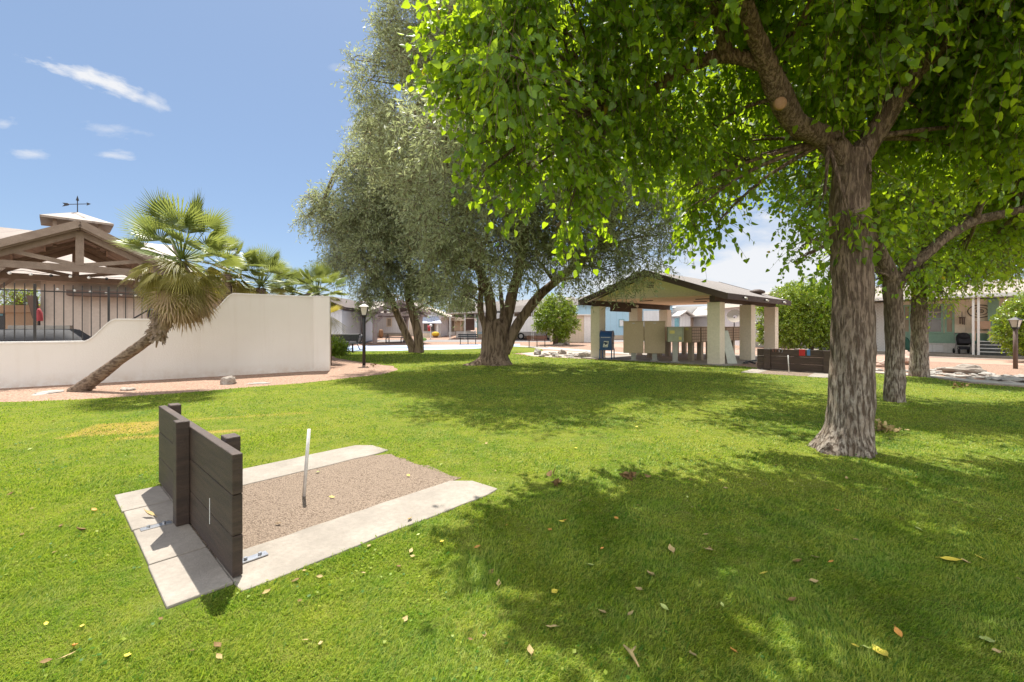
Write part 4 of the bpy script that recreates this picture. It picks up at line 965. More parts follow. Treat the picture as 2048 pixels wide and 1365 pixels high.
def car(p, ang, m, label, L=4.6, W=1.85, Hh=1.72, suv=True, name='parked_car'):
    F = FM(p, ang); t = thing(name, label, 'car', p)
    base = [(-L / 2, .32), (-L / 2 - .02, .62), (-L / 2 + .06, .98), (L / 2 - 1.25, 1.0), (L / 2 - .15, .82), (L / 2, .6), (L / 2 - .02, .30)]
    MB(F).prism(base, -W / 2, W / 2, 'xz').build('body', M[m], t, bevel=.08)
    tp = [(-L / 2 + .07, .985), (-L / 2 + .35, Hh - .06), (-L / 2 + .7, Hh), (.35, Hh - .03), (L / 2 - 1.25, 1.0)]
    g = MB(F); n = len(tp); ins = [0, .16, .17, .16, .02]
    pts = [(x, -W / 2 + .04 + i_, z) for (x, z), i_ in zip(tp, ins)] + [(x, W / 2 - .04 - i_, z) for (x, z), i_ in zip(tp, ins)]
    F_ = [(k, (k + 1) % n, n + (k + 1) % n, n + k) for k in range(n)] + [tuple(range(n - 1, -1, -1)), tuple(range(n, 2 * n))]
    g.add(pts, F_); g.build('cabin', M[m], t, bevel=.04)
    MB(F).add([(-L / 2 + .09, -W / 2 + .17, 1.04), (-L / 2 + .09, W / 2 - .17, 1.04), (-L / 2 + .32, W / 2 - .27, Hh - .14), (-L / 2 + .32, -W / 2 + .27, Hh - .14), (-L / 2 + .05, -W / 2 + .17, 1.04), (-L / 2 + .05, W / 2 - .17, 1.04), (-L / 2 + .28, W / 2 - .27, Hh - .14), (-L / 2 + .28, -W / 2 + .27, Hh - .14)],
              [(0, 1, 2, 3), (7, 6, 5, 4), (0, 4, 5, 1), (1, 5, 6, 2), (2, 6, 7, 3), (3, 7, 4, 0)]).build('rear_window', M['glass'], t)
    for sy_ in (-1, 1):
        y = sy_ * (W / 2 - .03)
        MB(F).add([(-L / 2 + .42, y, 1.04), (L / 2 - 1.5, y, 1.04), (.3, y - sy_ * .11, Hh - .12), (-L / 2 + .62, y - sy_ * .11, Hh - .12), (-L / 2 + .42, y + sy_ * .03, 1.04), (L / 2 - 1.5, y + sy_ * .03, 1.04), (.3, y - sy_ * .08, Hh - .12), (-L / 2 + .62, y - sy_ * .08, Hh - .12)],
                  [(0, 1, 2, 3), (7, 6, 5, 4), (0, 4, 5, 1), (1, 5, 6, 2), (2, 6, 7, 3), (3, 7, 4, 0)]).build('side_window', M['glass'], t)
        MB(F).box(-L / 2 - .035, -L / 2 + .04, *sorted((sy_ * (W / 2 - .04), sy_ * (W / 2 - .34))), .74, .95).build('tail_lamp', M['taill'], t)
        for x in (-L / 2 + .85, L / 2 - .85):
            w2 = MB(F).tube([(x, y - sy_ * .17, .33), (x, y + sy_ * .055, .33)], .33, 20).build('wheel', M['tyre'], t)
            MB(F).tube([(x, y + sy_ * .056, .33), (x, y + sy_ * .075, .33)], .19, 14).build('rim', M['steel'], w2)
    MB(F).box(-L / 2 - .05, -L / 2 + .05, -W / 2 + .05, W / 2 - .05, .38, .56).build('bumper', M[m], t, bevel=.02)
    MB(F).box(-L / 2 - .032, -L / 2 - .01, -.25, .25, .70, .84).build('number_plate', M['white'], t)
    return t
car(Vector((XX(703, 47.3), 47.3 + 1.0, gz(47))), R(90), 'redcar', 'dark red car parked under the tan carport, seen from behind')

h = home('white gabled home with a blue grey awning over its window', 865, 48)
bpart(h, 'wall', 'siding', 838, 882, 633, 0, 48, 7, gz(48)); gable(h, 'roof_slope', 'siding', 826, 896, 858, 635, 618, 48, 7, .14, 'sidingc')
MB().add([(XX(844, 48), 48, ZZ(633, 48)), (XX(876, 48), 48, ZZ(633, 48)), (XX(883, 46.7), 46.7, ZZ(646.5, 46.7)), (XX(843, 46.7), 46.7, ZZ(646.5, 46.7)), (XX(844, 48), 48, ZZ(633.6, 48)), (XX(876, 48), 48, ZZ(633.6, 48)), (XX(883, 46.7), 46.7, ZZ(647.2, 46.7)), (XX(843, 46.7), 46.7, ZZ(647.2, 46.7))],
         [(0, 1, 2, 3), (7, 6, 5, 4), (0, 4, 5, 1), (1, 5, 6, 2), (2, 6, 7, 3), (3, 7, 4, 0)]).build('awning', M['awning'], h)
window(h, 848, 869, 648, 662, 48, 'chairw', 'glass', .05, 2); bpart(h, 'post', 'white', 873, 876.5, 647, 0, 46.9, .15, gz(47)); bpart(h, 'planter_wall', 'sidingc', 843, 881, 667, 0, 46.7, .25, gz(47))
h = home('brown screened porch between the two awnings', 910, 54)
bpart(h, 'wall', 'shade', 878, 934, 642, 0, 54, 5, gz(54)); MB().box(*bx(872, 945, 634, 642, 53.4, 6)).build('roof', M['shed'], h)
for px in (888, 899, 909, 921): bpart(h, 'post', 'sidingc', px, px + .9, 640, 0, 53.5, .08, gz(53))
bpart(h, 'screen', 'screen', 890, 899, 641, 665, 53.92, .05); bpart(h, 'screen', 'wall_tan', 908, 925, 641, 662, 53.92, .05); bpart(h, 'low_wall', 'skirtw', 886, 910, 664, 0, 52.9, .2, gz(53))
wp = G(861, 679); ot = thing('garden_ornament', 'white pole with a red and white pinwheel flower in the far yard', 'garden ornament', wp)
MB().tube([wp, wp + Vector((0, 0, 1.35))], .045, 8).build('pole', M['white'], ot)
MB().ball(wp + Vector((-.14, -.05, 1.2)), .17, 8, 6).build('flower_head', M['pinkc'], ot); MB().ball(wp + Vector((.05, -.05, 1.35)), .15, 8, 6).build('flower_head', M['white'], ot); MB().ball(wp + Vector((-.12, -.05, .92)), .13, 8, 6).build('flower_head', M['red'], ot)
fp = G(871, 675.8); fl = thing('flower_pot', 'round pot of yellow flowers by the far porch', 'plant pot', fp)
MB().tube([fp, fp + Vector((0, 0, .22))], [.22, .3], 12).build('pot', M['clay'], fl); MB().ball(fp + Vector((0, 0, .38)), .42, 12, 8, (1, 1, .62)).build('flowers', M['flower'], fl, True)
gd = G(848, 690); gs = thing('green_marker', 'small round green marker on a thin stake near the far tree trunks', 'marker', gd)
MB().tube([gd, gd + Vector((0, 0, .35))], .012, 6).build('stake', M['iron'], gs); MB().ball(gd + Vector((0, 0, .42)), .22, 14, 8, (1, .25, .55)).build('disc', mat("leaf_green_paint", (.22, .40, .08), None, 3, .5), gs, True)
for px, lab in ((732, 'brown clay pot left of the far gazebo post'), (762, 'tall brown pot behind the far gazebo')):
    q = G(px, 677) if px == 732 else G(px, 676.6); MB_ = MB().tube([q, q + Vector((0, 0, .3)), q + Vector((0, 0, .7)), q + Vector((0, 0, .9))], [.13, .24, .22, .14], 12)
    tag(MB_.build('clay_pot', M['clay'], None, True, origin=q), lab, 'pot')
# carport home E
h = home('pale blue mobile home with white awning and thin carport roof', 960, 46)
bpart(h, 'wall', 'siding', 955, 1052, 626, 0, 46, 7, gz(46)); bpart(h, 'band', 'sidingb', 955, 1052, 664, 668.3, 45.97, .02); bpart(h, 'skirting', 'skirt', 955, 1052, 668.3, 0, 45.96, .03, gz(46)); bpart(h, 'corner_trim', 'green', 954, 956, 628, 0, 45.95, .1, gz(46))
MB().prism([(XX(893, 43), ZZ(628.5, 43)), (XX(968, 43), ZZ(626, 43)), (XX(968, 43), ZZ(623, 43)), (XX(893, 43), ZZ(626.5, 43))], 42.5, 47.5, 'xz').build('carport_roof', M['roofw'], h)
MB().add([(XX(950, 46), 46, ZZ(606, 46)), (XX(1150, 46), 46, ZZ(594, 46)), (XX(1150, 46), 46, ZZ(612, 46)), (XX(950, 46), 46, ZZ(626, 46)), (XX(950, 46), 54, ZZ(612, 46)), (XX(1150, 46), 54, ZZ(598, 46)), (XX(1150, 46), 54, ZZ(612, 46)), (XX(950, 46), 54, ZZ(626, 46))],
         [(0, 1, 2, 3), (7, 6, 5, 4), (0, 4, 5, 1), (1, 5, 6, 2), (2, 6, 7, 3), (3, 7, 4, 0)]).build('roof', M['roofw'], h)
for px in (898.5, 901, 928, 930, 949.5): bpart(h, 'carport_post', 'white', px, px + 1.0, 628, 0, 42.7, .06, gz(43))
MB().add([(XX(908, 47), 47, ZZ(628, 47)), (XX(953, 47), 47, ZZ(628, 47)), (XX(953, 45.5), 45.5, ZZ(637, 45.5)), (XX(902, 45.5), 45.5, ZZ(634, 45.5)), (XX(908, 47), 47.1, ZZ(628.5, 47)), (XX(953, 47), 47.1, ZZ(628.5, 47)), (XX(953, 45.5), 45.5, ZZ(638, 45.5)), (XX(902, 45.5), 45.5, ZZ(635, 45.5))],
         [(0, 1, 2, 3), (7, 6, 5, 4), (0, 4, 5, 1), (1, 5, 6, 2), (2, 6, 7, 3), (3, 7, 4, 0)]).build('awning', M['awnw'], h)
bpart(h, 'screen', 'screen', 930, 949, 638, 661, 46.2, .08); bpart(h, 'low_wall', 'skirtw', 912, 952, 663, 0, 45.8, .2, gz(46))
# carport with hanging panel and silver vehicle
h = thing('carport', 'wide carport with a hanging white side panel behind the large olive tree', 'carport', (XX(1060, 40), 40, gz(40)))
MB().prism([(XX(1000, 40), ZZ(627, 40)), (XX(1118, 40), ZZ(618, 40)), (XX(1118, 40), ZZ(604, 40)), (XX(1000, 40), ZZ(616, 40))], 40.3, 46, 'xz').build('roof', M['roofw'], h)
bpart(h, 'side_panel', 'siding', 1018, 1104, 633.5, 664, 40, .06)
for px in (1024, 1027, 1063, 1066, 1103, 1105): bpart(h, 'post', 'white', px, px + 1.1, 622, 0, 40.08, .08, gz(40))
bpart(h, 'back_wall', 'shade', 1010, 1118, 622, 0, 45.6, .1, gz(45))
car(Vector((XX(1069, 42.6), 42.6, gz(42))), R(180), 'silver', 'silver car mostly hidden by the white carport panel', L=4.4, Hh=1.5)
h = thing('garden_shed', 'beige metal shed with white top edge left of the pavilion', 'shed', (XX(1145, 37), 37, gz(37)))
bpart(h, 'wall', 'shed', 1106, 1168, 631, 0, 37, 3.5, gz(37)); bpart(h, 'wall', 'siding', 1168.2, 1190, 631, 0, 36.96, 3.5, gz(37)); bpart(h, 'roof_edge', 'white', 1104, 1190, 629, 631, 36.8, 4)
h = home('light blue mobile home seen through the pavilion', 1220, 43)
bpart(h, 'wall', 'sidingb', 1146, 1345, 610, 0, 43, 7, gz(43)); bpart(h, 'skirting', 'skirt', 1146, 1345, 671, 0, 42.95, .03, gz(43))
MB().prism([(XX(1136, 43), ZZ(611, 43)), (XX(1352, 43), ZZ(611, 43)), (XX(1352, 43), ZZ(593, 43)), (XX(1180, 43), ZZ(590, 43)), (XX(1132, 43), ZZ(603, 43))], 42.5, 51, 'xz').build('roof', M['roofw'], h)
window(h, 1239, 1247, 640, 653, 43, 'teal', 'siding', .07); bpart(h, 'panel', 'siding', 1287, 1324, 622, 660, 42.9, .07); bpart(h, 'panel_trim', 'white', 1310, 1311, 622, 660, 42.86, .03)
h = home('peach home with a white metal roof seen through the pavilion', 1400, 44)
bpart(h, 'wall', 'sidingp', 1340, 1450, 630, 0, 44, 6, gz(44)); MB().prism([(XX(1330, 44), ZZ(630, 44)), (XX(1468, 44), ZZ(630, 44)), (XX(1468, 44), ZZ(612, 44)), (XX(1350, 44), ZZ(614, 44))], 43.6, 51, 'xz').build('roof', M['awnw'], h)
h = thing('garden_shed', 'small pale blue shed with a pointed roof seen through the pavilion', 'shed', (XX(1371, 40), 40, gz(40)))
bpart(h, 'wall', 'siding', 1360, 1381, 633, 0, 40, 3, gz(40)); gable(h, 'roof_slope', 'siding', 1356, 1386, 1371, 634, 624, 40, 3, .12, 'roofw'); bpart(h, 'door', 'teal', 1350, 1358, 637, 0, 40.1, .1, gz(40))
h = home('white gabled home right of the front right pillar', 1460, 38)
bpart(h, 'wall', 'siding', 1444, 1474, 632, 0, 38, 6, gz(38)); gable(h, 'roof_slope', 'siding', 1430, 1478, 1450, 632, 612, 38, 6, .12, 'roofw'); window(h, 1452, 1457, 638, 650, 38, 'chairw', 'glass'); bpart(h, 'wall', 'sidingc', 1474, 1500, 636, 0, 39, 5, gz(39)); bpart(h, 'low_roof', 'roofw', 1470, 1502, 630, 636, 38.6, 6)
ds = P(1470, 634, 30); dt = thing('satellite_dish', 'grey satellite dish between two pavilion pillars', 'satellite dish', (ds.x, ds.y, gz(30)))
MB().tube([(ds.x, ds.y + .1, gz(30)), (ds.x, ds.y + .1, ds.z)], .035, 8).build('mast', M['iron'], dt)
dd = Vector((-.45, -.75, .5)).normalized(); MB().tube([ds, ds + dd * .05, ds + dd * .12], [.12, .38, .52], 18, cap=False).build('dish', M['roofg'], dt, True)
h = home('grey roofed mobile home behind the clipped hedge tree', 1560, 31)
bpart(h, 'wall', 'siding', 1500, 1680, 612, 0, 31, 6, gz(31)); window(h, 1512, 1524, 643, 662, 31, 'white', 'glass', .05); bpart(h, 'skirting', 'skirtw', 1500, 1680, 680, 0, 30.95, .04, gz(31))
MB().prism([(XX(1490, 31), ZZ(613, 31)), (XX(1700, 31), ZZ(613, 31)), (XX(1700, 31), ZZ(590, 31)), (XX(1540, 31), ZZ(584, 31))], 30.6, 38, 'xz').build('roof', M['roofg'], h)

# ================================================================ RIGHT MOBILE HOME WITH PORCH
HF = FU((RO.x, RO.y, 0), RU); wy = 2.0      # x along the porch edge, y away from the camera
WO2 = RO + RW * wy
def hs(px): return hit(px, WO2, RU)
def hz(py, px, y=wy):
    O = RO + RW * y; s = hit(px, O, RU); Y = (O + RU * s).y; return ZZ(py, Y)
ht = thing('mobile_home', 'long cream mobile home with sage green trim and a covered porch', 'house', (RO.x, RO.y, 0))
L0, L1 = -4.0, 14
zg0, zg1, zt = .62, 1.18, 3.0
MB(HF).box(L0, L1, wy, wy + 5, zg1, zt).build('wall', M['sidingc'], ht)
MB(HF).box(L0, L1, wy - .012, wy + 4.9, zg0, zg1 - .002).build('trim_band', M['green'], ht)
MB(HF).box(L0, L1, wy + .0, wy + 4.9, .06, zg0 - .002).build('skirting', M['skirtw'], ht)
xv = hs(1870); MB(HF).box(xv - .3, xv + .35, wy - .03, wy - .001, .12, .5).build('vent_grille', M['siding'], ht)
wz0, wz1 = hz(664, 1870), hz(612, 1870)
def hwin(px0, px1, name, mfr, mgl, split=True):
    x0, x1 = hs(px0), hs(px1); f = MB(HF); fw = .09
    f.box(x0, x0 + fw, wy - .05, wy - .001, wz0 - fw, wz1 + fw).box(x1 - fw, x1, wy - .05, wy - .001, wz0 - fw, wz1 + fw).box(x0 + fw, x1 - fw, wy - .05, wy - .001, wz1, wz1 + fw).box(x0 + fw, x1 - fw, wy - .05, wy - .001, wz0 - fw, wz0)
    zm = (wz0 + wz1) / 2; f.box(x0 + fw, x1 - fw, wy - .045, wy - .001, zm - .025, zm + .025)
    o = f.build(name, M[mfr], ht); MB(HF).box(x0 + fw, x1 - fw, wy - .025, wy - .002, wz0, wz1).build('pane' if name == 'window' else 'louvre', M[mgl], o)
    if name == 'window':
        mu = MB(HF); mu.box((x0 + x1) / 2 - .015, (x0 + x1) / 2 + .015, wy - .04, wy - .026, zm, wz1); mu.box(x0 + fw, x1 - fw, wy - .04, wy - .026, (zm + wz1) / 2 - .012, (zm + wz1) / 2 + .012); mu.build('glazing_bar', M['sidingc'], o)
hwin(1846, 1887, 'window', 'green', 'glass'); hwin(1889, 1909, 'shutter', 'green', 'shade'); hwin(1806, 1822, 'shutter', 'green', 'shade'); hwin(1822, 1845, 'shutter', 'green', 'shade')
xd = hs(1978); MB(HF).box(xd - .05, xd + .35, wy - .14, wy - .013, .62, zt).build('corner_trim', M['green'], ht)
MB(HF).box(L0, L1, -.25, wy + .3, zt + .05, zt + .10).build('porch_roof', M['siding'], ht)
MB(HF).box(L0, L1, -.32, -.252, zt + .0, zt + .17).build('gutter', M['white'], ht)
b = MB(HF); b.prism([(-.1, zt + .105), (wy + 2.8, zt + 1.15), (wy + 5.6, zt + .105)], L0, L1, 'yz'); b.build('roof', M['roofg'], ht)
for px in (1946.5, 1957):
    x = hit(px, RO, RU); MB(HF).box(x - .045, x + .045, -.1, -.01, .11, zt + .049).build('porch_post', M['white'], ht)
MB(HF).box(L0, L1, -.35, wy - .002, -.02, .10).build('porch_slab', M['conc'], ht)
# steps with rails
sx0 = hit(1950, RO, RU); stt = thing('porch_steps', 'dark steps with white edges at the right end of the porch', 'steps', HF @ Vector((sx0, 1, .1)))
for k in range(4):
    MB(HF).box(sx0 + .1, sx0 + 4.2, .25 + .32 * k, wy - .15, .105 + .17 * k, .105 + .17 * (k + 1) - .03).build('riser', M['mesh'], stt)
    MB(HF).box(sx0 + .1, sx0 + 4.2, .23 + .32 * k, wy - .15, .105 + .17 * (k + 1) - .028, .105 + .17 * (k + 1) - .002).build('step_edge', M['white'], stt)
# lattice panel
lx0, lx1 = hit(1738, RO + RW * 1.2, RU), hit(1772, RO + RW * 1.2, RU); lt = thing('lattice_panel', 'white diagonal lattice panel at the left end of the porch', 'lattice', HF @ Vector((lx0, 1.2, 0)))
MB(HF).box(lx0 - .6, lx1, 1.28, 1.30, .15, 2.9).build('backing', M['screen'] if False else M['siding'], lt)
la = MB(HF); zb, ztp = .15, 2.9; x0, x1 = lx0 - .6, lx1; stp = .17; n = int((x1 - x0 + ztp - zb) / stp)
for k in range(n):
    for dr_ in (1, -1):
        c = k * stp   # line x - x0 + (z - zb)*dr...
        if dr_ > 0: a = (max(0, c - (ztp - zb)), min(c, ztp - zb)); e = (min(c, x1 - x0), max(0, c - (x1 - x0)))
        else: a = (max(0, c - (ztp - zb)), ztp - zb - min(c, ztp - zb)); e = (min(c, x1 - x0), ztp - zb - max(0, c - (x1 - x0)))
        la.beam((x0 + a[0], 1.2 + .012 * dr_, zb + a[1]), (x0 + e[0], 1.2 + .012 * dr_, zb + e[1]), .01, .045, up=(1, 0, 0)) if (Vector(a) - Vector(e)).length > .05 else None
la.build('lattice', M['white'], lt, recalc=False); MB(HF).box(x0, x1, 1.17, 1.23, zb - .06, zb).build('bottom_rail', M['white'], lt); MB(HF).box(x1, x1 + .06, 1.17, 1.23, .1, ztp).build('side_rail', M['white'], lt)
# porch furniture
def on(px, y): return hit(px, RO + RW * y, RU)
x = on(1924, wy - .1); q = HF @ Vector((x, wy - .14, 0)); wc = thing('wind_chime', 'dark wind chime hanging on the cream porch wall', 'wind chime', (q.x, q.y, 1.75))
MB(HF).tube([(x, wy - .14, 2.35), (x, wy - .14, 2.05)], .012, 6).build('cord', M['iron'], wc); MB(HF).tube([(x, wy - .14, 2.05), (x, wy - .14, 2.0)], .13, 10).build('top_disc', M['brownband'], wc)
for k in range(5): MB(HF).tube([(x + .09 * math.cos(k * 1.26), wy - .14 + .09 * math.sin(k * 1.26), 2.0), (x + .09 * math.cos(k * 1.26), wy - .14 + .09 * math.sin(k * 1.26), 1.62 + .03 * k)], .022, 6).build('chime_tube', M['brownband'], wc)
x = on(1960, wy - .05); pr = HF @ Vector((x, wy - .02, 2.35)); cl_ = thing('wall_clock', 'large oval wall ornament above the porch chair', 'wall decoration', pr)
for rr, wr in ((1.0, .022), (.62, .014), (.3, .014)): MB(HF).tube([(x + .45 * rr * math.cos(a), wy - .035, 2.35 + .33 * rr * math.sin(a)) for a in [R(15 * k) for k in range(25)]], wr, 6).build('ring', M['iron'], cl_)
MB(HF).tube([(x, wy - .03, 2.35), (x, wy - .02, 2.35)], .10, 12).build('hub', M['shade'], cl_)
x = on(1965, 1.55); ch = thing('wooden_chair', 'tan wooden chair on the landing above the porch steps', 'chair', HF @ Vector((x, 1.5, .78))); zc = .79
for a, c in ((-.26, 1.3), (.26, 1.3), (-.26, 1.75), (.26, 1.75)): MB(HF).box(x + a - .025, x + a + .025, c - .025, c + .025, zc, zc + (.45 if c < 1.5 else 1.05)).build('leg', M['chairw'], ch)
MB(HF).box(x - .3, x + .3, 1.25, 1.78, zc + .451, zc + .49).build('seat', M['chairw'], ch); MB(HF).box(x - .24, x + .24, 1.74, 1.76, zc + .62, zc + 1.03).build('backrest', M['chairw'], ch)
x = on(1927, 1.2); stl = HF @ Vector((x, 1.2, .10)); sr = thing('stroller', 'black folded stroller standing on the porch', 'stroller', stl)
SF = HF @ Matrix.Translation((x, 1.2, .105)) @ Matrix.Rotation(.3, 4, 'Z')
MB(SF).add([(-.26, -.25, .55), (.26, -.25, .55), (.24, .2, .42), (-.24, .2, .42), (-.24, -.05, 1.0), (.24, -.05, 1.0), (.22, .3, .92), (-.22, .3, .92)], [(0, 3, 2, 1), (4, 5, 6, 7), (0, 1, 5, 4), (1, 2, 6, 5), (2, 3, 7, 6), (3, 0, 4, 7)]).build('seat', M['stroller'], sr, bevel=.05)
MB(SF).ball((0, .02, .92), .28, 12, 8, (.95, 1, .7)).build('canopy', M['stroller'], sr, True); MB(SF).box(-.2, .2, -.2, .2, .22, .38).build('basket', M['stroller'], sr, bevel=.03)
for a in (-.28, .28):
    MB(SF).tube([(a, -.38, .16), (a, .0, .55), (a * .9, .38, 1.08)], .016, 6).build('frame', M['steel'], sr); MB(SF).tube([(a, .34, .12), (a, -.02, .55)], .016, 6).build('frame', M['steel'], sr)
    for c in (-.38, .34): MB(SF).tube([(a - .02, c, .13), (a + .02, c, .13)], .13, 12).build('wheel', M['tyre'], sr)
MB(SF).tube([(-.25, .38, 1.08), (.25, .38, 1.08)], .018, 6).build('handle', M['stroller'], sr)
x = on(1812, 1.3); q = HF @ Vector((x, 1.3, .1)); gb = MB(HF); gb.tube([(x, 1.3, .10), (x, 1.3, .5), (x - .05, 1.3, .85), (x - .1, 1.3, 1.0)], [.36, .27, .14, .03], 10)
tag(gb.build('folded_umbrella', mat("dark_green_cover", (.03, .10, .07), None, 4, .8), None, True, origin=q), 'dark green covered shape on the porch behind the trunks', 'cover')
# ---- boulders
def rock(p, r, sq, m, label, grp=None, seed=0, name='boulder'):
    import bmesh
    bm = bmesh.new(); bmesh.ops.create_icosphere(bm, subdivisions=3, radius=1)
    for v in bm.verts:
        c = v.co.copy(); n_ = noise.noise(c * 1.1 + Vector((seed * 3.1, 0, 0))) * .45 + noise.noise(c * 2.6 + Vector((seed, 4, 0))) * .22
        cell = noise.cell(c * 2.0 + Vector((seed * 1.7, 2, 5))) * .10
        v.co = Vector((c.x * sq[0], c.y * sq[1], c.z * sq[2])) * r * (1 + n_ + cell)
    me = bpy.data.meshes.new(name); bm.to_mesh(me); bm.free(); me.materials.append(M[m])
    o = bpy.data.objects.new(name, me); col.objects.link(o); o.location = (p.x, p.y, p.z + r * sq[2] * .35); o.rotation_euler = (0, 0, seed * 1.3)
    return tag(o, label, 'rock', grp)
rock(G(457, 769), .165, (1, .8, .95), 'rock', 'upright pointed stone in the gravel bed beside the palm', None, 3)
rock(G(517, 768), .22, (1.2, .6, .12), 'rockw', 'flat pale stone right of the upright stone', None, 5); rock(G(98, 787), .28, (1.2, .6, .12), 'rockw', 'flat stone left of the leaning palm base', None, 6)
rock(G(256, 781), .17, (1.2, .7, .32), 'rock', 'dark low stone right of the palm base', None, 7); rock(G(176, 779), .14, (1.1, .7, .3), 'rock', 'small stone against the palm base', None, 8)
BR = [(1074, 710, .42, (1.1, .7, .8)), (1092, 712, .28, (1, .8, .5)), (1108, 711, .34, (1.1, .8, .55)), (1111, 714, .3, (.9, .7, .7)), (1124, 709, .4, (1, .8, .7)), (1133, 714, .25, (1.2, .8, .5)), (1143, 713, .26, (1.3, .8, .45)), (1152, 715, .3, (1.1, .8, .5)), (1160, 711, .26, (1.2, .8, .5)), (1172, 715, .52, (1.25, .8, .62)), (1101, 707, .2, (1.3, .8, .5)), (1117, 715, .2, (1.2, .8, .5)), (1140, 708, .2, (1.3, .8, .4)), (1084, 714, .2, (1.2, .8, .5))]
for k, (px, py, r_, sq) in enumerate(BR):
    rank = sorted(q[0] + q[1] * .01 for q in BR).index(px + py * .01)
    rock(G(px, py), r_ * .68, sq, 'rock' if k % 3 else 'rockw', 'big dark boulder ending the rock row beside the pavilion pillar' if k == 9 else ('first boulder at the left end of the rock row' if k == 0 else ['first', 'second', 'third', 'fourth', 'fifth', 'sixth', 'seventh', 'eighth', 'ninth', 'tenth', 'eleventh', 'twelfth', 'thirteenth', 'last'][rank] + ' stone from the left in the rock row left of the pavilion'), 'rock row left of the pavilion', k + 11)
RR = [(1885, 741, .15, (1.3, .7, .55)), (1905, 743, .13, (1.2, .8, .6)), (1935, 748, .36, (1.45, .8, .62)), (1868, 746, .13, (1.8, .7, .35)), (1900, 752, .16, (2.0, .8, .3)), (1925, 755, .16, (2.0, .7, .3)), (1975, 752, .22, (1.7, .8, .4)), (1960, 757, .15, (1.8, .8, .35)), (1990, 761, .2, (1.8, .8, .35)), (2010, 757, .2, (1.5, .8, .4)), (2030, 764, .2, (1.5, .8, .4)), (2045, 756, .18, (1.5, .8, .4)), (2010, 767, .14, (1.8, .8, .3)), (1948, 751, .12, (1.8, .8, .3)), (1720, 740, .12, (1.4, .8, .5)), (1755, 742, .13, (1.5, .8, .4)), (1815, 744, .12, (1.5, .8, .4)), (1734, 736, .1, (1.4, .8, .5)), (2075, 768, .25, (1.5, .8, .5)), (1860, 741, .1, (1.5, .8, .4)), (1880, 749, .1, (1.5, .8, .4))]
ORD = ['first', 'second', 'third', 'fourth', 'fifth', 'sixth', 'seventh', 'eighth', 'ninth', 'tenth', 'eleventh', 'twelfth', 'thirteenth', 'fourteenth', 'fifteenth', 'sixteenth', 'seventeenth', 'eighteenth', 'nineteenth', 'twentieth', 'last']
for k, (px, py, r_, sq) in enumerate(RR):
    rank = sorted(q[0] + q[1] * .01 for q in RR).index(px + py * .01)
    rock(G(px, py), r_, sq, 'rock' if k in (1, 2, 0) else 'rockw', 'large brown boulder highest in the right hand rock border' if k == 2 else ORD[rank] + ' stone from the left in the rock border along the right lawn edge', 'rock border along the right lawn edge', k + 31)
for k in range(26):     # smaller filler stones of both borders
    if k < 13: px, py = random.uniform(1852, 2060), 0; py = 745 + (px - 1852) * .11 + random.uniform(-5, 6); g_, lab = 'small stones of the right rock border', 'small pale stone in the right rock border'
    else: px = random.uniform(1072, 1178); py = random.uniform(707, 716); g_, lab = 'small stones of the rock row', 'small stone between the boulders of the rock row'
    rock(G(px, py), random.uniform(.06, .11), (1.4, .9, .5), 'rockw', lab, g_, 60 + k, 'small_stone')
rock(G(1764, 734), .28, (1.2, .8, .7), 'rockp', 'pinkish boulder left of the second trunk', None, 77); rock(G(1815, 729), .42, (1, .8, 1.0), 'rockp', 'tall pinkish boulder between the second and third trunks', None, 78)
rock(G(1118, 690.5), .3, (1.6, .8, .4), 'rock', 'low stone at the foot of the round citrus tree', None, 80); rock(G(1133, 690), .3, (1.2, .8, .5), 'rock', 'dark stone right of the citrus tree', None, 81)
# ================================================================ TREES
def bark_disp(seed, amp, furrow, butt=0.0):
    def f(p, an, t):
        v = Vector((p.x, p.y, p.z))
        d = noise.noise(v * 1.8 + Vector((seed, 0, 0))) * amp + noise.noise(Vector((v.x * 14, v.y * 14, v.z * 3.2)) + Vector((0, seed, 0))) * furrow
        d += abs(noise.noise(Vector((v.x * 26, v.y * 26, v.z * 6)) + Vector((0, 0, seed)))) * furrow * .8
        return d
    return f
def smoothpts(pts, rads, n):
    """Catmull-Rom through the survey points"""
    pts = [Vector(p) for p in pts]; o, r = [], []; m = len(pts)
    for i in range(m - 1):
        p0, p1, p2, p3 = pts[max(i - 1, 0)], pts[i], pts[i + 1], pts[min(i + 2, m - 1)]
        for k in range(n):
            t = k / n; o.append(.5 * ((2 * p1) + (p2 - p0) * t + (2 * p0 - 5 * p1 + 4 * p2 - p3) * t * t + (3 * p1 - p0 - 3 * p2 + p3) * t ** 3)); r.append(rads[i] * (1 - t) + rads[i + 1] * t)
    o.append(pts[-1]); r.append(rads[-1]); return o, r
def limb(t, name, pts, rads, m, nseg=10, n=16, amp=.12, fur=.10, seed=1):
    a, r = smoothpts(pts, rads, nseg); return MB().tube(a, r, n, True, bark_disp(seed, amp, fur)).build(name, M[m], t, True)
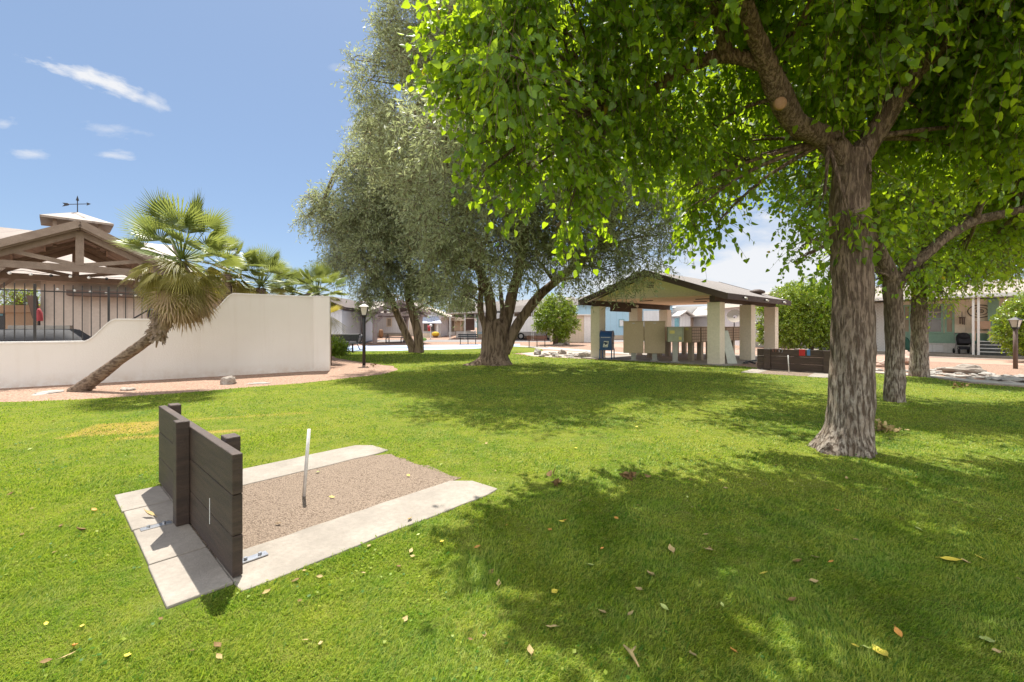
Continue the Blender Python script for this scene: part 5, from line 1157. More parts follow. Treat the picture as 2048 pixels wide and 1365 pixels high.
def branches(t, name, srcs, blobs, m, r0=.05, sag=.1):
    """thinner boughs that carry each clump of the crown"""
    b = MB()
    for bl in blobs:
        c = Vector(bl[:3]); s = min(srcs, key=lambda q: (q - c).length + .6 * max(0, q.z - c.z)); L = (c - s).length
        if L < .15: continue
        mid = s.lerp(c, .5) + Vector((random.uniform(-.08, .08) * L, random.uniform(-.08, .08) * L, .05 * L))
        a, r = smoothpts([s, mid, c], [r0 * min(1.6, .5 + L * .3), r0 * .6, r0 * .2], 5); b.tube(a, r, 7, True)
        for k in range(4):
            e = c + Vector((random.gauss(0, 1), random.gauss(0, 1), random.gauss(0, .8))).normalized() * bl[3] * .75; q = s.lerp(c, random.uniform(.55, .95)) + Vector((0, 0, .06 * L))
            b.tube([q, q.lerp(e, .5) + Vector((0, 0, .05)), e], [r0 * .3, r0 * .2, r0 * .07], 5)
    return b.build(name, M[m], t, True, recalc=False)
def blob(px, py, Y, r, sq=(1, 1, 1), w_=1.0): p = P(px, py, Y); return (p.x, p.y, p.z, r * sq[0], r * sq[1], r * sq[2], w_)

# real gaps in the canopies: no twigs where they would stand between the sun and these sunlit spots of lawn
FLECK = [(1440, 1166, .13), (1507, 1187, .12), (1537, 1275, .17), (1624, 1294, .14), (1368, 1315, .13), (1911, 1069, .24), (1890, 1002, .2), (1747, 987, .18), (1184, 1023, .16), (1194, 1294, .12), (1548, 946, .3), (1686, 1318, .12), (1030, 1228, .2), (1015, 1069, .2), (1650, 960, .2), (1800, 940, .3), (1960, 950, .3), (1990, 1330, .12), (1290, 1130, .08), (1380, 960, .25), (1100, 1330, .14), (1230, 985, .2), (1700, 1100, .08), (1480, 1060, .08), (2010, 1180, .10), (1250, 830, .5), (1850, 870, .5), (1950, 900, .5), (1870, 985, .25), (1420, 770, .5), (1600, 860, .4), (1830, 1180, .07), (1080, 1140, .09)]
FX = np.array([(G(x, y).x, G(x, y).y, min(r_, .32) * .62 + .045) for x, y, r_ in FLECK])
LIMBS = [P(1700, 335, 5.2), P(1592, 248, 5.05), P(1562, 195, 4.85), P(1532, 125, 4.65), P(1502, 45, 4.4), None, P(1705, 330, 5.2), P(1745, 275, 5.2), P(1792, 200, 5.05), P(1850, 120, 4.85), None, P(1535, 128, 4.66), P(1450, 112, 4.8), P(1370, 135, 5.1)]
def sunflecks(p):
    k = p[:, 2] / SD.z; sx_, sy_ = p[:, 0] - SD.x * k, p[:, 1] - SD.y * k
    d = np.hypot((sx_[:, None] - FX[None, :, 0]) / FX[None, :, 2], (sy_[:, None] - FX[None, :, 1]) / (FX[None, :, 2] * 1.3))
    strip = np.hypot(sx_ + .35, sy_ - 3.95) < .62          # the end of the near concrete strip lies in full sun
    near = np.full(len(p), 9.0)
    for a_, b_ in zip(LIMBS[:-1], LIMBS[1:]):              # inner wood of the big forks carries no leaves
        if a_ is None or b_ is None: continue
        a3, b3 = np.array(a_), np.array(b_); ab = b3 - a3; tt = np.clip(((p - a3) @ ab) / (ab @ ab), 0, 1); near = np.minimum(near, np.linalg.norm(p - a3 - tt[:, None] * ab, axis=1))
    return ((d > 1).all(axis=1) | (p[:, 0] < .25)) & ~strip & (near > .42)
# ---- near mulberry
HT = (HEART_V, HEART_F); ST = (SLIM_V, SLIM_F); OT = (OVAL_V, OVAL_F)
tb_ = G(1690, 905); t1 = thing('mulberry_tree', 'nearest large mulberry tree with a thick furrowed trunk and spreading canopy', 'tree', (tb_.x, tb_.y, 0), 'mulberry trees on the lawn')
Y0 = 5.25
tp = [(1692, 925, .30), (1693, 898, .27), (1697, 850, .228), (1702, 780, .218), (1705, 700, .212), (1704, 600, .204), (1703, 500, .196), (1699, 420, .192), (1702, 360, .19), (1703, 305, .175)]
a, r = smoothpts([P(x, y, Y0) for x, y, _ in tp], [q[2] for q in tp], 16)
tz = tb_.z
def trunk_disp(p, an, t):
    z = p.z; root = max(0, 1 - z / .38) ** 2
    d = bark_disp(3, .10, .07)(p, an, t) + root * (.38 * max(0, math.cos(an - 2.75)) ** 2 + .22 * max(0, math.cos((an - .6) * 2)) + .12 * math.cos(an * 5 + 1))
    return d
MB().tube(a, r, 64, True, trunk_disp).build('trunk', M['bark1'], t1, True)
limb(t1, 'limb', [P(1700, 335, 5.25), P(1655, 280, 5.2), P(1592, 248, 5.05), P(1562, 195, 4.85), P(1532, 125, 4.65), P(1502, 45, 4.4), P(1470, -70, 4.1)], [.15, .13, .12, .12, .10, .08, .05], 'bark1', seed=5)
limb(t1, 'limb', [P(1705, 330, 5.25), P(1745, 275, 5.2), P(1792, 200, 5.05), P(1850, 120, 4.85), P(1930, 40, 4.6), P(2010, -70, 4.4)], [.14, .12, .105, .10, .08, .05], 'bark1', seed=6)
limb(t1, 'limb', [P(1535, 128, 4.66), P(1450, 112, 4.8), P(1370, 135, 5.1), P(1300, 185, 5.4), P(1230, 215, 5.4)], [.085, .075, .07, .06, .04], 'bark1', seed=7)
limb(t1, 'limb', [P(1452, 118, 4.8), P(1445, 70, 4.7), P(1432, 20, 4.6), P(1440, -60, 4.5)], [.075, .07, .05, .03], 'bark1', seed=8)
limb(t1, 'limb', [P(1580, 100, 4.75), P(1610, 30, 4.5), P(1640, -40, 4.3)], [.04, .03, .02], 'twig', seed=9)
kn = P(1559, 208, 4.72); MB().tube([kn, kn + Vector((-.0, -.035, -.005))], [.075, .06], 14).build('pruned_knot', mat('cut_wood', (.34, .20, .11), (.25, .15, .08), 9), t1, True)
B1 = [blob(948, 195, 5.1, .48), blob(925, 120, 5.0, .34), blob(980, 60, 5.2, .6), blob(925, 310, 5.0, .24), blob(990, 280, 5.2, .52), blob(965, 345, 5.2, .28), blob(905, 40, 5.1, .22), blob(900, 200, 5.0, .15, w_=1.4), blob(1045, 350, 5.2, .32), blob(1080, 200, 5.0, .7), blob(1110, 300, 5.2, .55), blob(1130, 60, 5.0, .75), blob(1060, -10, 4.6, .6), blob(1020, 130, 4.2, .35),
      blob(1145, 400, 5.4, .28), blob(1118, 455, 5.4, .14, w_=1.5), blob(1200, 340, 5.6, .42), blob(1230, 200, 5.5, .75), blob(1260, 60, 5.0, .7), blob(1290, 290, 5.9, .5), blob(1350, 170, 5.6, .75), blob(1400, 40, 5.0, .7), blob(1400, 270, 5.9, .7), blob(1420, 350, 6.0, .40), blob(1365, 385, 6.0, .3),
      blob(1385, 425, 6.0, .28), blob(1430, 450, 6.0, .15, w_=1.2), blob(1480, 285, 6.2, .36), blob(1500, 200, 6.1, .7), blob(1560, 255, 6.4, .35), blob(1560, 90, 5.5, .8), blob(1480, 20, 4.4, .55), blob(1630, 180, 6.2, .7), blob(1640, 40, 4.8, .7),
      blob(1700, 120, 5.8, .8), blob(1730, 300, 6.0, .35), blob(1760, 20, 4.6, .75), blob(1800, 170, 6.0, .85), blob(1880, 70, 5.2, .8), blob(1880, 280, 6.2, .6), blob(1960, 180, 5.6, .85), blob(2000, 40, 4.6, .8), blob(2040, 280, 5.6, .65), blob(2120, 130, 5.0, 1.0), blob(1985, 320, 6.0, .3),
      blob(1700, 440, 5.0, .13, w_=1.6), blob(1650, 390, 5.0, .12, w_=1.2), blob(1740, 360, 5.0, .18), blob(1690, 280, 4.9, .22)]
B1 += [blob(1000, -110, 5.2, .8, w_=.55), blob(1150, -150, 5.0, .9, w_=.55), blob(1300, -120, 4.8, .9, w_=.55), blob(1420, -180, 4.4, 1.0, w_=.55), blob(1560, -160, 4.4, 1.0, w_=.55), blob(1700, -140, 4.6, 1.0, w_=.55), blob(1850, -120, 4.4, 1.0, w_=.55), blob(2000, -140, 4.2, 1.1, w_=.55), blob(2150, -60, 4.4, 1.1)]
# canopy over the viewer's right, out of the frame, which shades the foreground lawn
for (x, y, z, r_) in [(1.0, 3.9, 5.3, .85), (2.0, 3.6, 5.5, 1.0), (3.1, 3.5, 5.6, 1.1), (4.3, 3.6, 5.6, 1.1), (5.5, 3.8, 5.5, 1.1), (1.6, 4.7, 5.9, 1.0), (3.6, 4.7, 6.1, 1.2), (5.4, 5.0, 6.0, 1.2), (6.8, 4.6, 5.2, 1.1), (.5, 4.6, 5.2, .8), (2.6, 5.6, 6.0, 1.0), (4.6, 6.0, 6.2, 1.0), (1.3, 3.0, 4.9, .55), (2.6, 2.7, 5.0, .6), (4.0, 2.9, 5.0, .7)]:
    B1.append((x, y, z, r_, r_, r_ * .6, .55))
srcs = [P(*q) for q in ((1655, 280, 5.2), (1562, 195, 4.85), (1532, 125, 4.65), (1502, 45, 4.4), (1470, -70, 4.1), (1745, 275, 5.2), (1792, 200, 5.05), (1850, 120, 4.85), (1930, 40, 4.6), (2010, -70, 4.4), (1450, 112, 4.8), (1370, 135, 5.1), (1300, 185, 5.4), (1230, 215, 5.4), (1440, -60, 4.5))]
branches(t1, 'branches', srcs, B1, 'bark1', .035)
foliage('crown', [M['leafm'], M['twig']], t1, B1, 11500, 8, .40, .086, HT, .75, .6, .4, .75, .40, .22, 1.3, .0035, keep=sunflecks)

# ---- second and third mulberries
g2 = G(1790, 806); t2 = thing('mulberry_tree', 'middle mulberry tree with a dark stain on its lower trunk', 'tree', (g2.x, g2.y, 0), 'mulberry trees on the lawn')
Y0 = 8.75
tp = [(1790, 815, .19), (1789, 800, .17), (1790, 740, .155), (1789, 660, .15), (1786, 600, .152), (1782, 560, .14), (1768, 520, .125)]
a, r = smoothpts([P(x, y, Y0) for x, y, _ in tp], [q[2] for q in tp], 12); MB().tube(a, r, 40, True, bark_disp(11, .10, .10)).build('trunk', M['bark1'], t2, True)
limb(t2, 'limb', [P(1782, 560, 8.75), P(1760, 510, 8.7), P(1742, 475, 8.6), P(1720, 420, 8.6), P(1690, 330, 8.6)], [.15, .13, .11, .09, .06], 'bark1', seed=12)
limb(t2, 'limb', [P(1790, 575, 8.75), P(1815, 540, 8.75), P(1862, 500, 8.7), P(1900, 468, 8.7), P(1950, 442, 8.6), P(2000, 430, 8.5), P(2070, 412, 8.4)], [.12, .10, .095, .095, .09, .08, .07], 'bark1', seed=13)
B2 = [blob(1625, 470, 8.4, .42), blob(1655, 530, 8.4, .25), blob(1605, 490, 8.4, .22), blob(1592, 525, 8.3, .1, w_=1.2), blob(1640, 400, 8.8, .65), blob(1690, 330, 9.3, .9), blob(1600, 300, 9.6, .85), blob(1780, 380, 9.0, .9), blob(1760, 480, 8.5, .45), blob(1850, 410, 9.6, .7), blob(1830, 500, 9.2, .35), blob(1935, 380, 9.8, .8), blob(1990, 345, 9.8, .85), blob(2060, 350, 9.8, .85),
      blob(1900, 300, 9.4, 1.1), blob(1750, 270, 9.6, 1.2), blob(2020, 260, 9.4, 1.1), blob(1930, 500, 9.5, .32), blob(1985, 485, 9.5, .35), blob(2040, 475, 9.5, .38), blob(1500, 230, 10, .9), blob(1400, 200, 10, .9), blob(1560, 150, 10, 1.2), blob(1700, 150, 10, 1.3), blob(1850, 160, 10, 1.3), blob(2000, 130, 10, 1.3), blob(1750, 545, 8.5, .16), blob(1850, 535, 8.5, .24),
      blob(2130, 300, 8.4, 1.2)]
for (x, y, z, r_) in [(3.4, 9.0, 5.6, 1.1), (4.6, 10.0, 6.0, 1.3), (6.0, 9.2, 6.6, 1.4), (7.8, 8.6, 6.8, 1.4), (9.4, 9.0, 6.4, 1.4), (10.5, 8.6, 5.2, 1.2), (8.8, 7.4, 5.6, 1.1), (5.0, 11.4, 5.4, 1.2), (6.8, 11.0, 6.0, 1.3)]: B2.append((x, y, z, r_, r_, r_ * .75, .7))
branches(t2, 'branches', [P(*q) for q in ((1742, 475, 8.6), (1690, 330, 8.6), (1862, 500, 8.7), (1900, 468, 8.7), (1950, 442, 8.6), (2070, 412, 8.4), (1782, 560, 8.75))], B2, 'bark1', .05)
foliage('crown', [M['leafm2'], M['twig']], t2, B2, 10500, 8, .5, .09, HT, .75, .5, .35, .7, .42, .18, .8, .004, keep=sunflecks)
g3 = G(1838, 754); t3 = thing('mulberry_tree', 'farthest mulberry tree near the rock border', 'tree', (g3.x, g3.y, 0), 'mulberry trees on the lawn')
Y0 = 13.3
tp = [(1838, 760, .26), (1838, 748, .235), (1839, 700, .205), (1838, 640, .20), (1839, 590, .19), (1838, 555, .18), (1842, 500, .13)]
a, r = smoothpts([P(x, y, Y0) for x, y, _ in tp], [q[2] for q in tp], 8); MB().tube(a, r, 28, True, bark_disp(21, .10, .08)).build('trunk', M['bark1'], t3, True)
limb(t3, 'limb', [P(1838, 575, 13.3), P(1815, 530, 13.3), P(1790, 470, 13.3)], [.15, .12, .08], 'bark1', seed=22)
limb(t3, 'limb', [P(1840, 575, 13.3), P(1880, 530, 13.3), P(1930, 480, 13.3)], [.15, .12, .08], 'bark1', seed=23)
B3 = [blob(1840, 540, 13.2, .55), blob(1800, 500, 13.3, .9), blob(1880, 480, 13.4, 1.0), blob(1900, 545, 13.0, .3), blob(1860, 570, 12.9, .2), blob(1950, 520, 13.0, .6), blob(1990, 535, 13.0, .25), blob(2010, 500, 13.2, .8), blob(1940, 560, 12.8, .2), blob(1780, 410, 13.6, 1.3), blob(1880, 380, 13.6, 1.4), blob(1980, 420, 13.4, 1.2), blob(1720, 480, 13.8, .7), blob(1740, 560, 13.4, .3), blob(2060, 440, 13.2, .9), blob(1740, 330, 14, 1.2), blob(1870, 300, 14, 1.4), blob(1990, 320, 14, 1.4), blob(2040, 515, 13.0, .25), blob(1885, 590, 12.8, .14), blob(1760, 575, 13.2, .25), blob(2100, 380, 13, 1.3), blob(1870, 605, 12.9, .10)]
branches(t3, 'branches', [P(*q) for q in ((1790, 470, 13.3), (1930, 480, 13.3), (1842, 500, 13.3), (1838, 560, 13.3))], B3, 'bark1', .07)
foliage('crown', [M['leafm2'], M['twig']], t3, B3, 8500, 8, .55, .10, OT, .75, .5, .3, .6, .45, .15, .6, .005)

# ---- big olive
go = G(990, 730); t4 = thing('olive_tree', 'huge multi-stemmed olive tree with flared roots in the middle of the lawn', 'tree', (go.x, go.y, 0), 'olive trees on the lawn'); Y0 = go.y
def rootd(p, an, t):
    root = max(0, 1 - p.z / .75) ** 1.6
    return bark_disp(31, .12, .06)(p, an, t) + root * (.20 * math.cos(an * 5 + .8) + .22 * math.cos(an * 3 + 2)) + .10 * math.sin(an * 6 + p.z * 1.2)
tp = [(988, 736, .86), (989, 728, .70), (990, 714, .54), (990, 695, .48), (990, 675, .46), (988, 655, .40), (985, 640, .28)]
a, r = smoothpts([P(x, y, Y0) for x, y, _ in tp], [q[2] for q in tp], 8); MB().tube(a, r, 56, True, rootd).build('trunk', M['bark2'], t4, True)
LB_ = [([(978, 722), (977, 690), (980, 650), (982, 620), (975, 580), (962, 550), (950, 500), (940, 430)], [.34, .30, .24, .22, .21, .18, .13, .08], 0),
       ([(968, 700), (972, 680), (970, 655), (962, 628), (961, 605), (962, 580), (955, 540)], [.14, .15, .13, .12, .12, .10, .06], -.1),
       ([(1000, 715), (1002, 680), (1010, 650), (1018, 620), (1026, 580), (1038, 540), (1045, 480), (1050, 400), (1040, 300)], [.30, .27, .24, .23, .22, .19, .15, .11, .07], .1),
       ([(1008, 705), (1022, 675), (1038, 645), (1056, 620), (1080, 590), (1110, 565), (1150, 535), (1200, 500)], [.24, .22, .20, .19, .18, .16, .11, .06], -.1),
       ([(1092, 580), (1120, 552), (1140, 535), (1143, 520), (1120, 512), (1100, 510)], [.12, .11, .09, .06, .05, .03], -.1),
       ([(1000, 660), (1005, 625), (1003, 600), (1000, 570)], [.10, .10, .09, .06], .35),
       ([(1045, 480), (1010, 430), (970, 380), (950, 300), (930, 200), (915, 100)], [.13, .12, .11, .10, .08, .05], .6), ([(1050, 420), (1100, 380), (1150, 330), (1180, 260)], [.11, .10, .08, .05], .2), ([(1046, 470), (1025, 445), (1018, 425)], [.12, .1, .08], -.3), ([(1200, 500), (1250, 420), (1290, 400)], [.07, .06, .03], -.6)]
for k, (pp, rr, dy) in enumerate(LB_): limb(t4, 'limb', [P(x, y, Y0 + dy * i * .5) for i, (x, y) in enumerate(pp)], [q * .98 for q in rr], 'bark2', 8, 18, .10, .08, 32 + k)
OL = [(735, 160, 17, .7), (760, 220, 17, .8), (735, 270, 17.5, .6), (712, 120, 17, .3), (745, 330, 17.5, .8), (790, 100, 17, .8), (850, 30, 17, 1.5), (800, 60, 17, .9), (790, 150, 17, 1.1), (745, 130, 17, .35), (765, 40, 17, .4), (850, 140, 16.5, 1.6), (800, 240, 17, 1.2), (870, 260, 16, 1.6), (820, 340, 17, 1.0), (900, 360, 15, 1.5), (870, 440, 15, 1.2), (920, 460, 14, 1.4), (880, 520, 15, .8), (940, 530, 15, .9), (1000, 480, 13.5, 1.2), (990, 540, 15.5, .5), (1060, 500, 14.2, .9), (1000, 400, 13.5, 1.5), (1100, 440, 14, 1.4), (1130, 510, 14.5, .8), (1180, 420, 14, 1.3), (1190, 500, 15, .8), (1160, 560, 15.5, .45), (1110, 560, 16.3, .5),
      (1240, 460, 15, 1.1), (1300, 420, 16, 1.0), (1330, 470, 15.5, .6), (1280, 520, 15, .8), (1230, 545, 15.2, .5), (1330, 400, 16, .7), (1270, 350, 15, 1.3), (1200, 320, 15, 1.6), (1100, 300, 15, 2.0), (980, 280, 15, 1.9), (900, 60, 17, 2.0), (960, 120, 17, 2.4), (1080, 150, 17, 2.6), (1200, 180, 17, 2.2), (930, -60, 17.5, 2.2), (1050, -60, 18, 2.2), (820, -50, 17.5, 1.2), (930, 590, 16, .45), (1080, 585, 16.5, .3), (905, 570, 16, .5), (1060, 560, 15.5, .4), (1000, 350, 20, 2.0), (1150, 350, 20, 2.0), (880, 250, 20, 1.8), (1300, 340, 18, 1.2)]
B4 = [blob(x, y, d, r_, (1, 1, .9)) for x, y, d, r_ in OL]
for (x, y, z, r_) in [(-1.6, 10.6, 6.4, 1.1), (-.4, 10.2, 6.2, 1.2), (.6, 10.4, 6.0, 1.1), (-1.0, 11.8, 7.2, 1.5), (1.6, 12, 6.4, 1.4), (2.8, 13.2, 6.4, 1.4)]: B4.append((x, y, z, r_, r_, r_ * .8, .7))
branches(t4, 'branches', [P(x, y, Y0 + dy * i * .5) for pp, rr, dy in LB_ for i, (x, y) in enumerate(pp) if i > 3], B4, 'bark2', .07)
foliage('crown', [M['leafo'], M['twig']], t4, B4, 17000, 14, .62, .165, ST, .7, .25, .35, .15, .42, .22, .55, .006)
# ---- left olive
gl_ = G(832, 706); t5 = thing('olive_tree', 'slimmer twin-trunk olive tree in front of the far gazebo', 'tree', (gl_.x, gl_.y, 0), 'olive trees on the lawn'); Y0 = gl_.y
L5 = [([(828, 708), (822, 690), (808, 660), (795, 630), (783, 600), (768, 570), (750, 530)], [.30, .24, .21, .20, .17, .14, .09]), ([(838, 708), (838, 690), (834, 660), (825, 625), (818, 600), (816, 580), (820, 540), (810, 480)], [.30, .27, .25, .23, .24, .20, .14, .09]), ([(818, 600), (812, 575), (800, 545), (790, 500)], [.10, .07, .05, .03]), ([(808, 605), (800, 575), (795, 550)], [.04, .035, .03]), ([(822, 585), (832, 560), (850, 530), (860, 480)], [.12, .09, .07, .04]), ([(768, 570), (720, 520), (670, 460), (640, 420)], [.1, .09, .06, .03]), ([(810, 480), (790, 400), (780, 300)], [.1, .09, .06])]
for k, (pp, rr) in enumerate(L5): limb(t5, 'trunk' if k < 2 else 'limb', [P(x, y, Y0) for x, y in pp], rr, 'bark2', 8, 14, .12, .10, 52 + k)
OL5 = [(650, 440, 25, .9), (615, 430, 25, .45), (620, 395, 25, .4), (690, 460, 25, 1.2), (650, 400, 25, .6), (670, 520, 25, .6), (700, 530, 24.5, 1.0), (735, 560, 24.5, .9), (760, 510, 24, 1.6), (740, 430, 25, 1.8), (720, 350, 25, 1.1), (700, 300, 25, .55), (740, 280, 25, .8), (790, 420, 25, 2.2), (800, 330, 25, 2.0), (770, 260, 25, 1.2), (820, 520, 24.5, 1.5), (860, 480, 24.5, 1.6), (870, 550, 24.5, 1.0), (850, 380, 25, 2.0), (770, 590, 24, .45), (725, 590, 24, .4), (900, 590, 24.5, .7), (840, 585, 25, .6), (910, 500, 25, 1.5), (745, 610, 24, .25)]
B5 = [blob(x, y, d, r_, (1, 1, .95)) for x, y, d, r_ in OL5]
branches(t5, 'branches', [P(x, y, Y0) for pp, rr in L5 for i, (x, y) in enumerate(pp) if i > 2], B5, 'bark2', .06)
foliage('crown', [M['leafo'], M['twig']], t5, B5, 8500, 14, .8, .21, ST, .7, .2, .35, .15, .45, .20, .5, .008)

# ---- citrus, hedges
def round_tree(name, label, g, trunk, bl, ntw, nl, L, sz, cat='tree', grp=None):
    t = thing(name, label, cat, (g.x, g.y, g.z)); 
    if grp: t['group'] = grp
    if trunk: MB().tube([g, g + Vector((.02, 0, trunk[0] * .5)), g + Vector((-.03, .02, trunk[0]))], [trunk[1], trunk[1] * .85, trunk[1] * .8], 12, True, bark_disp(5, .1, .08)).build('trunk', M['bark2'], t, True)
    foliage('crown', [M['leafc'], M['twig']], t, bl, ntw, nl, L, sz, OT, .9, .05, .1, .1, .28, .0, 1, .005, up_n=.5)
    return t
g6 = G(1111, 690); r6 = lambda x, y, r_: blob(x, y, g6.y, r_, w_=1)
round_tree('citrus_tree', 'small round citrus tree beside the red brown bench', g6, (1.3, .2), [r6(1112, 635, 1.25), r6(1090, 640, .8), r6(1135, 640, .8), r6(1112, 608, .7), r6(1082, 620, .5), r6(1138, 615, .5), r6(1118, 665, .7), r6(1148, 655, .35), r6(1078, 655, .35), r6(1128, 672, .4), r6(1100, 600, .3)], 1500, 9, .25, .15)
g7 = G(1622, 705); r7 = lambda x, y, d, r_: blob(x, y, g7.y + d, r_)
hb_ = [r7(x, y, d, .82) for x in (1570, 1600, 1632, 1665) for y in (598, 625, 655, 668) for d in (-.6, .6)] + [r7(1585, 580, 0, .5), r7(1620, 572, 0, .6), r7(1655, 575, 0, .55), r7(1545, 640, 0, .45), r7(1550, 610, 0, .4), r7(1690, 620, 0, .8), r7(1690, 655, 0, .8)]
round_tree('clipped_tree', 'large clipped citrus tree behind the far horseshoe pit', g7, (1.0, .14), hb_, 6000, 10, .17, .115)
g8 = Vector((XX(2060, 18.8), 18.8, 0)); r8 = lambda x, y, r_: blob(x, y, 18.8, r_)
round_tree('clipped_bush', 'bright green bush beside the right lamp post', g8, (.8, .1), [r8(2020, 640, .45), r8(2015, 670, .4), r8(2045, 620, .6), r8(2060, 660, .8), r8(2085, 630, .8), r8(2010, 655, .3), r8(2070, 690, .5), r8(2090, 600, .6), r8(2035, 690, .35)], 1600, 10, .2, .11, 'bush')
g9 = Vector((XX(1545, 27), 27, .02)); round_tree('leafy_bush', 'narrow leafy shrub just left of the rear pavilion pillar', g9, None, [blob(1527, 620, 27, .3), blob(1528, 650, 27, .35), blob(1530, 675, 27, .35)], 260, 9, .2, .12, 'bush')
# green plant at the wall end
gw = G(676, 712); t = thing('leafy_plant', 'low dark green plant at the foot of the stucco wall end', 'plant', (gw.x, gw.y, 0))
foliage('leaves', [M['leafc'], M['twig']], t, [blob(670, 695, gw.y, .42), blob(684, 700, gw.y, .3), blob(668, 712, gw.y, .3)], 420, 8, .25, .16, ST, .6, -.3, .3, -.2, .4, .0, 1, .004)
# far trees
def far_tree(label, px, base, Y, bl, n, sz=.4, m='leaff'):
    t = thing('far_tree', label, 'tree', (XX(px, Y), Y, gz(Y))); MB().tube([(XX(px, Y), Y, gz(Y)), (XX(px, Y), Y, bl[0][2])], [.3, .15], 8).build('trunk', M['bark2'], t)
    foliage('crown', [M[m], M['twig']], t, bl, n, 8, 1.0, sz, OT, .7, .2, .2, .2, .45, .1, .3, .01)
far_tree('low grey green tree far beyond the carport roofs', 915, 630, 80, [blob(918, 618, 80, 1.6), blob(905, 624, 80, 1.0), blob(935, 614, 80, 1.5), blob(952, 622, 80, 1.2)], 500)
far_tree('thin tall pine far behind the large olive tree', 936, 630, 90, [blob(937, 602, 90, 1.0, (.5, .5, 1)), blob(934, 590, 90, 1.2), blob(940, 580, 90, 1.2), blob(936, 570, 90, 1.0)], 300)
far_tree('pale green tree beyond the iron fence', 40, 640, 30, [blob(35, 600, 30, 1.1), blob(55, 610, 30, .9), blob(60, 630, 30, .6), blob(20, 595, 30, .7)], 420, .14, 'leafc')

# ================================================================ PALMS
def fan_arrays(o, d, up, Rf, span, nseg, droop, fold=.35, inner=.40):
    d = d.normalized(); s_ = d.cross(up).normalized(); n_ = s_.cross(d).normalized(); V, F = [], []
    for k in range(nseg):
        a = (k / (nseg - 1) - .5) * span; rr = Rf * (1 - .18 * abs(a) / (span / 2)) * random.uniform(.9, 1.08); w_ = span / nseg * .5
        def pt(rad, an, lift): 
            v = d * math.cos(an) * rad + s_ * math.sin(an) * rad; z = -droop * (rad / Rf) ** 2 * Rf; return o + v + n_ * lift + Vector((0, 0, z))
        b = len(V); zig = .02 * Rf * (1 if k % 2 else -1)
        V += [pt(.02, a, 0), pt(rr * inner, a - w_ * .8, -zig - fold * .06 * Rf), pt(rr * inner, a + w_ * .8, zig), pt(rr * inner * 1.05, a, .03 * Rf), pt(rr * .82, a - w_ * .25, 0), pt(rr * .82, a + w_ * .25, 0), pt(rr, a + random.uniform(-.02, .02), -.02 * Rf)]
        F += [(b, b + 1, b + 3), (b, b + 3, b + 2), (b + 1, b + 4, b + 3), (b + 2, b + 3, b + 5), (b + 3, b + 4, b + 5), (b + 4, b + 6, b + 5)]
    return V, F
def palm_part(name, m, parent, specs):
    V, F, Rn = [], [], []
    for (o, d, up, Rf, span, nseg, droop, pet, base) in specs:
        v, f = fan_arrays(o, d, up, Rf, span, nseg, droop); b = len(V); V += v; F += [tuple(b + i for i in q) for q in f]; rv = random.random(); Rn += [min(1, max(0, rv * .6 + random.random() * .4)) for _ in range(len(v))]
        if pet:   # petiole: thin flat stalk
            b = len(V); ax = (o - base).normalized(); s_ = ax.cross(Vector((0, 0, 1))).normalized() if abs(ax.z) < .98 else Vector((1, 0, 0)); t_ = s_.cross(ax)
            w0, w1 = .022 * pet, .010 * pet
            V += [base + s_ * w0, base - s_ * w0, base + t_ * w0, o + s_ * w1, o - s_ * w1, o + t_ * w1]; F += [(b, b + 3, b + 4), (b, b + 4, b + 1), (b, b + 2, b + 5), (b, b + 5, b + 3), (b + 1, b + 4, b + 5), (b + 1, b + 5, b + 2)]; Rn += [.5] * 6
    return npmesh(name, np.array([tuple(x) for x in V]), np.array(F), [M[m]], parent, None, np.array(Rn))
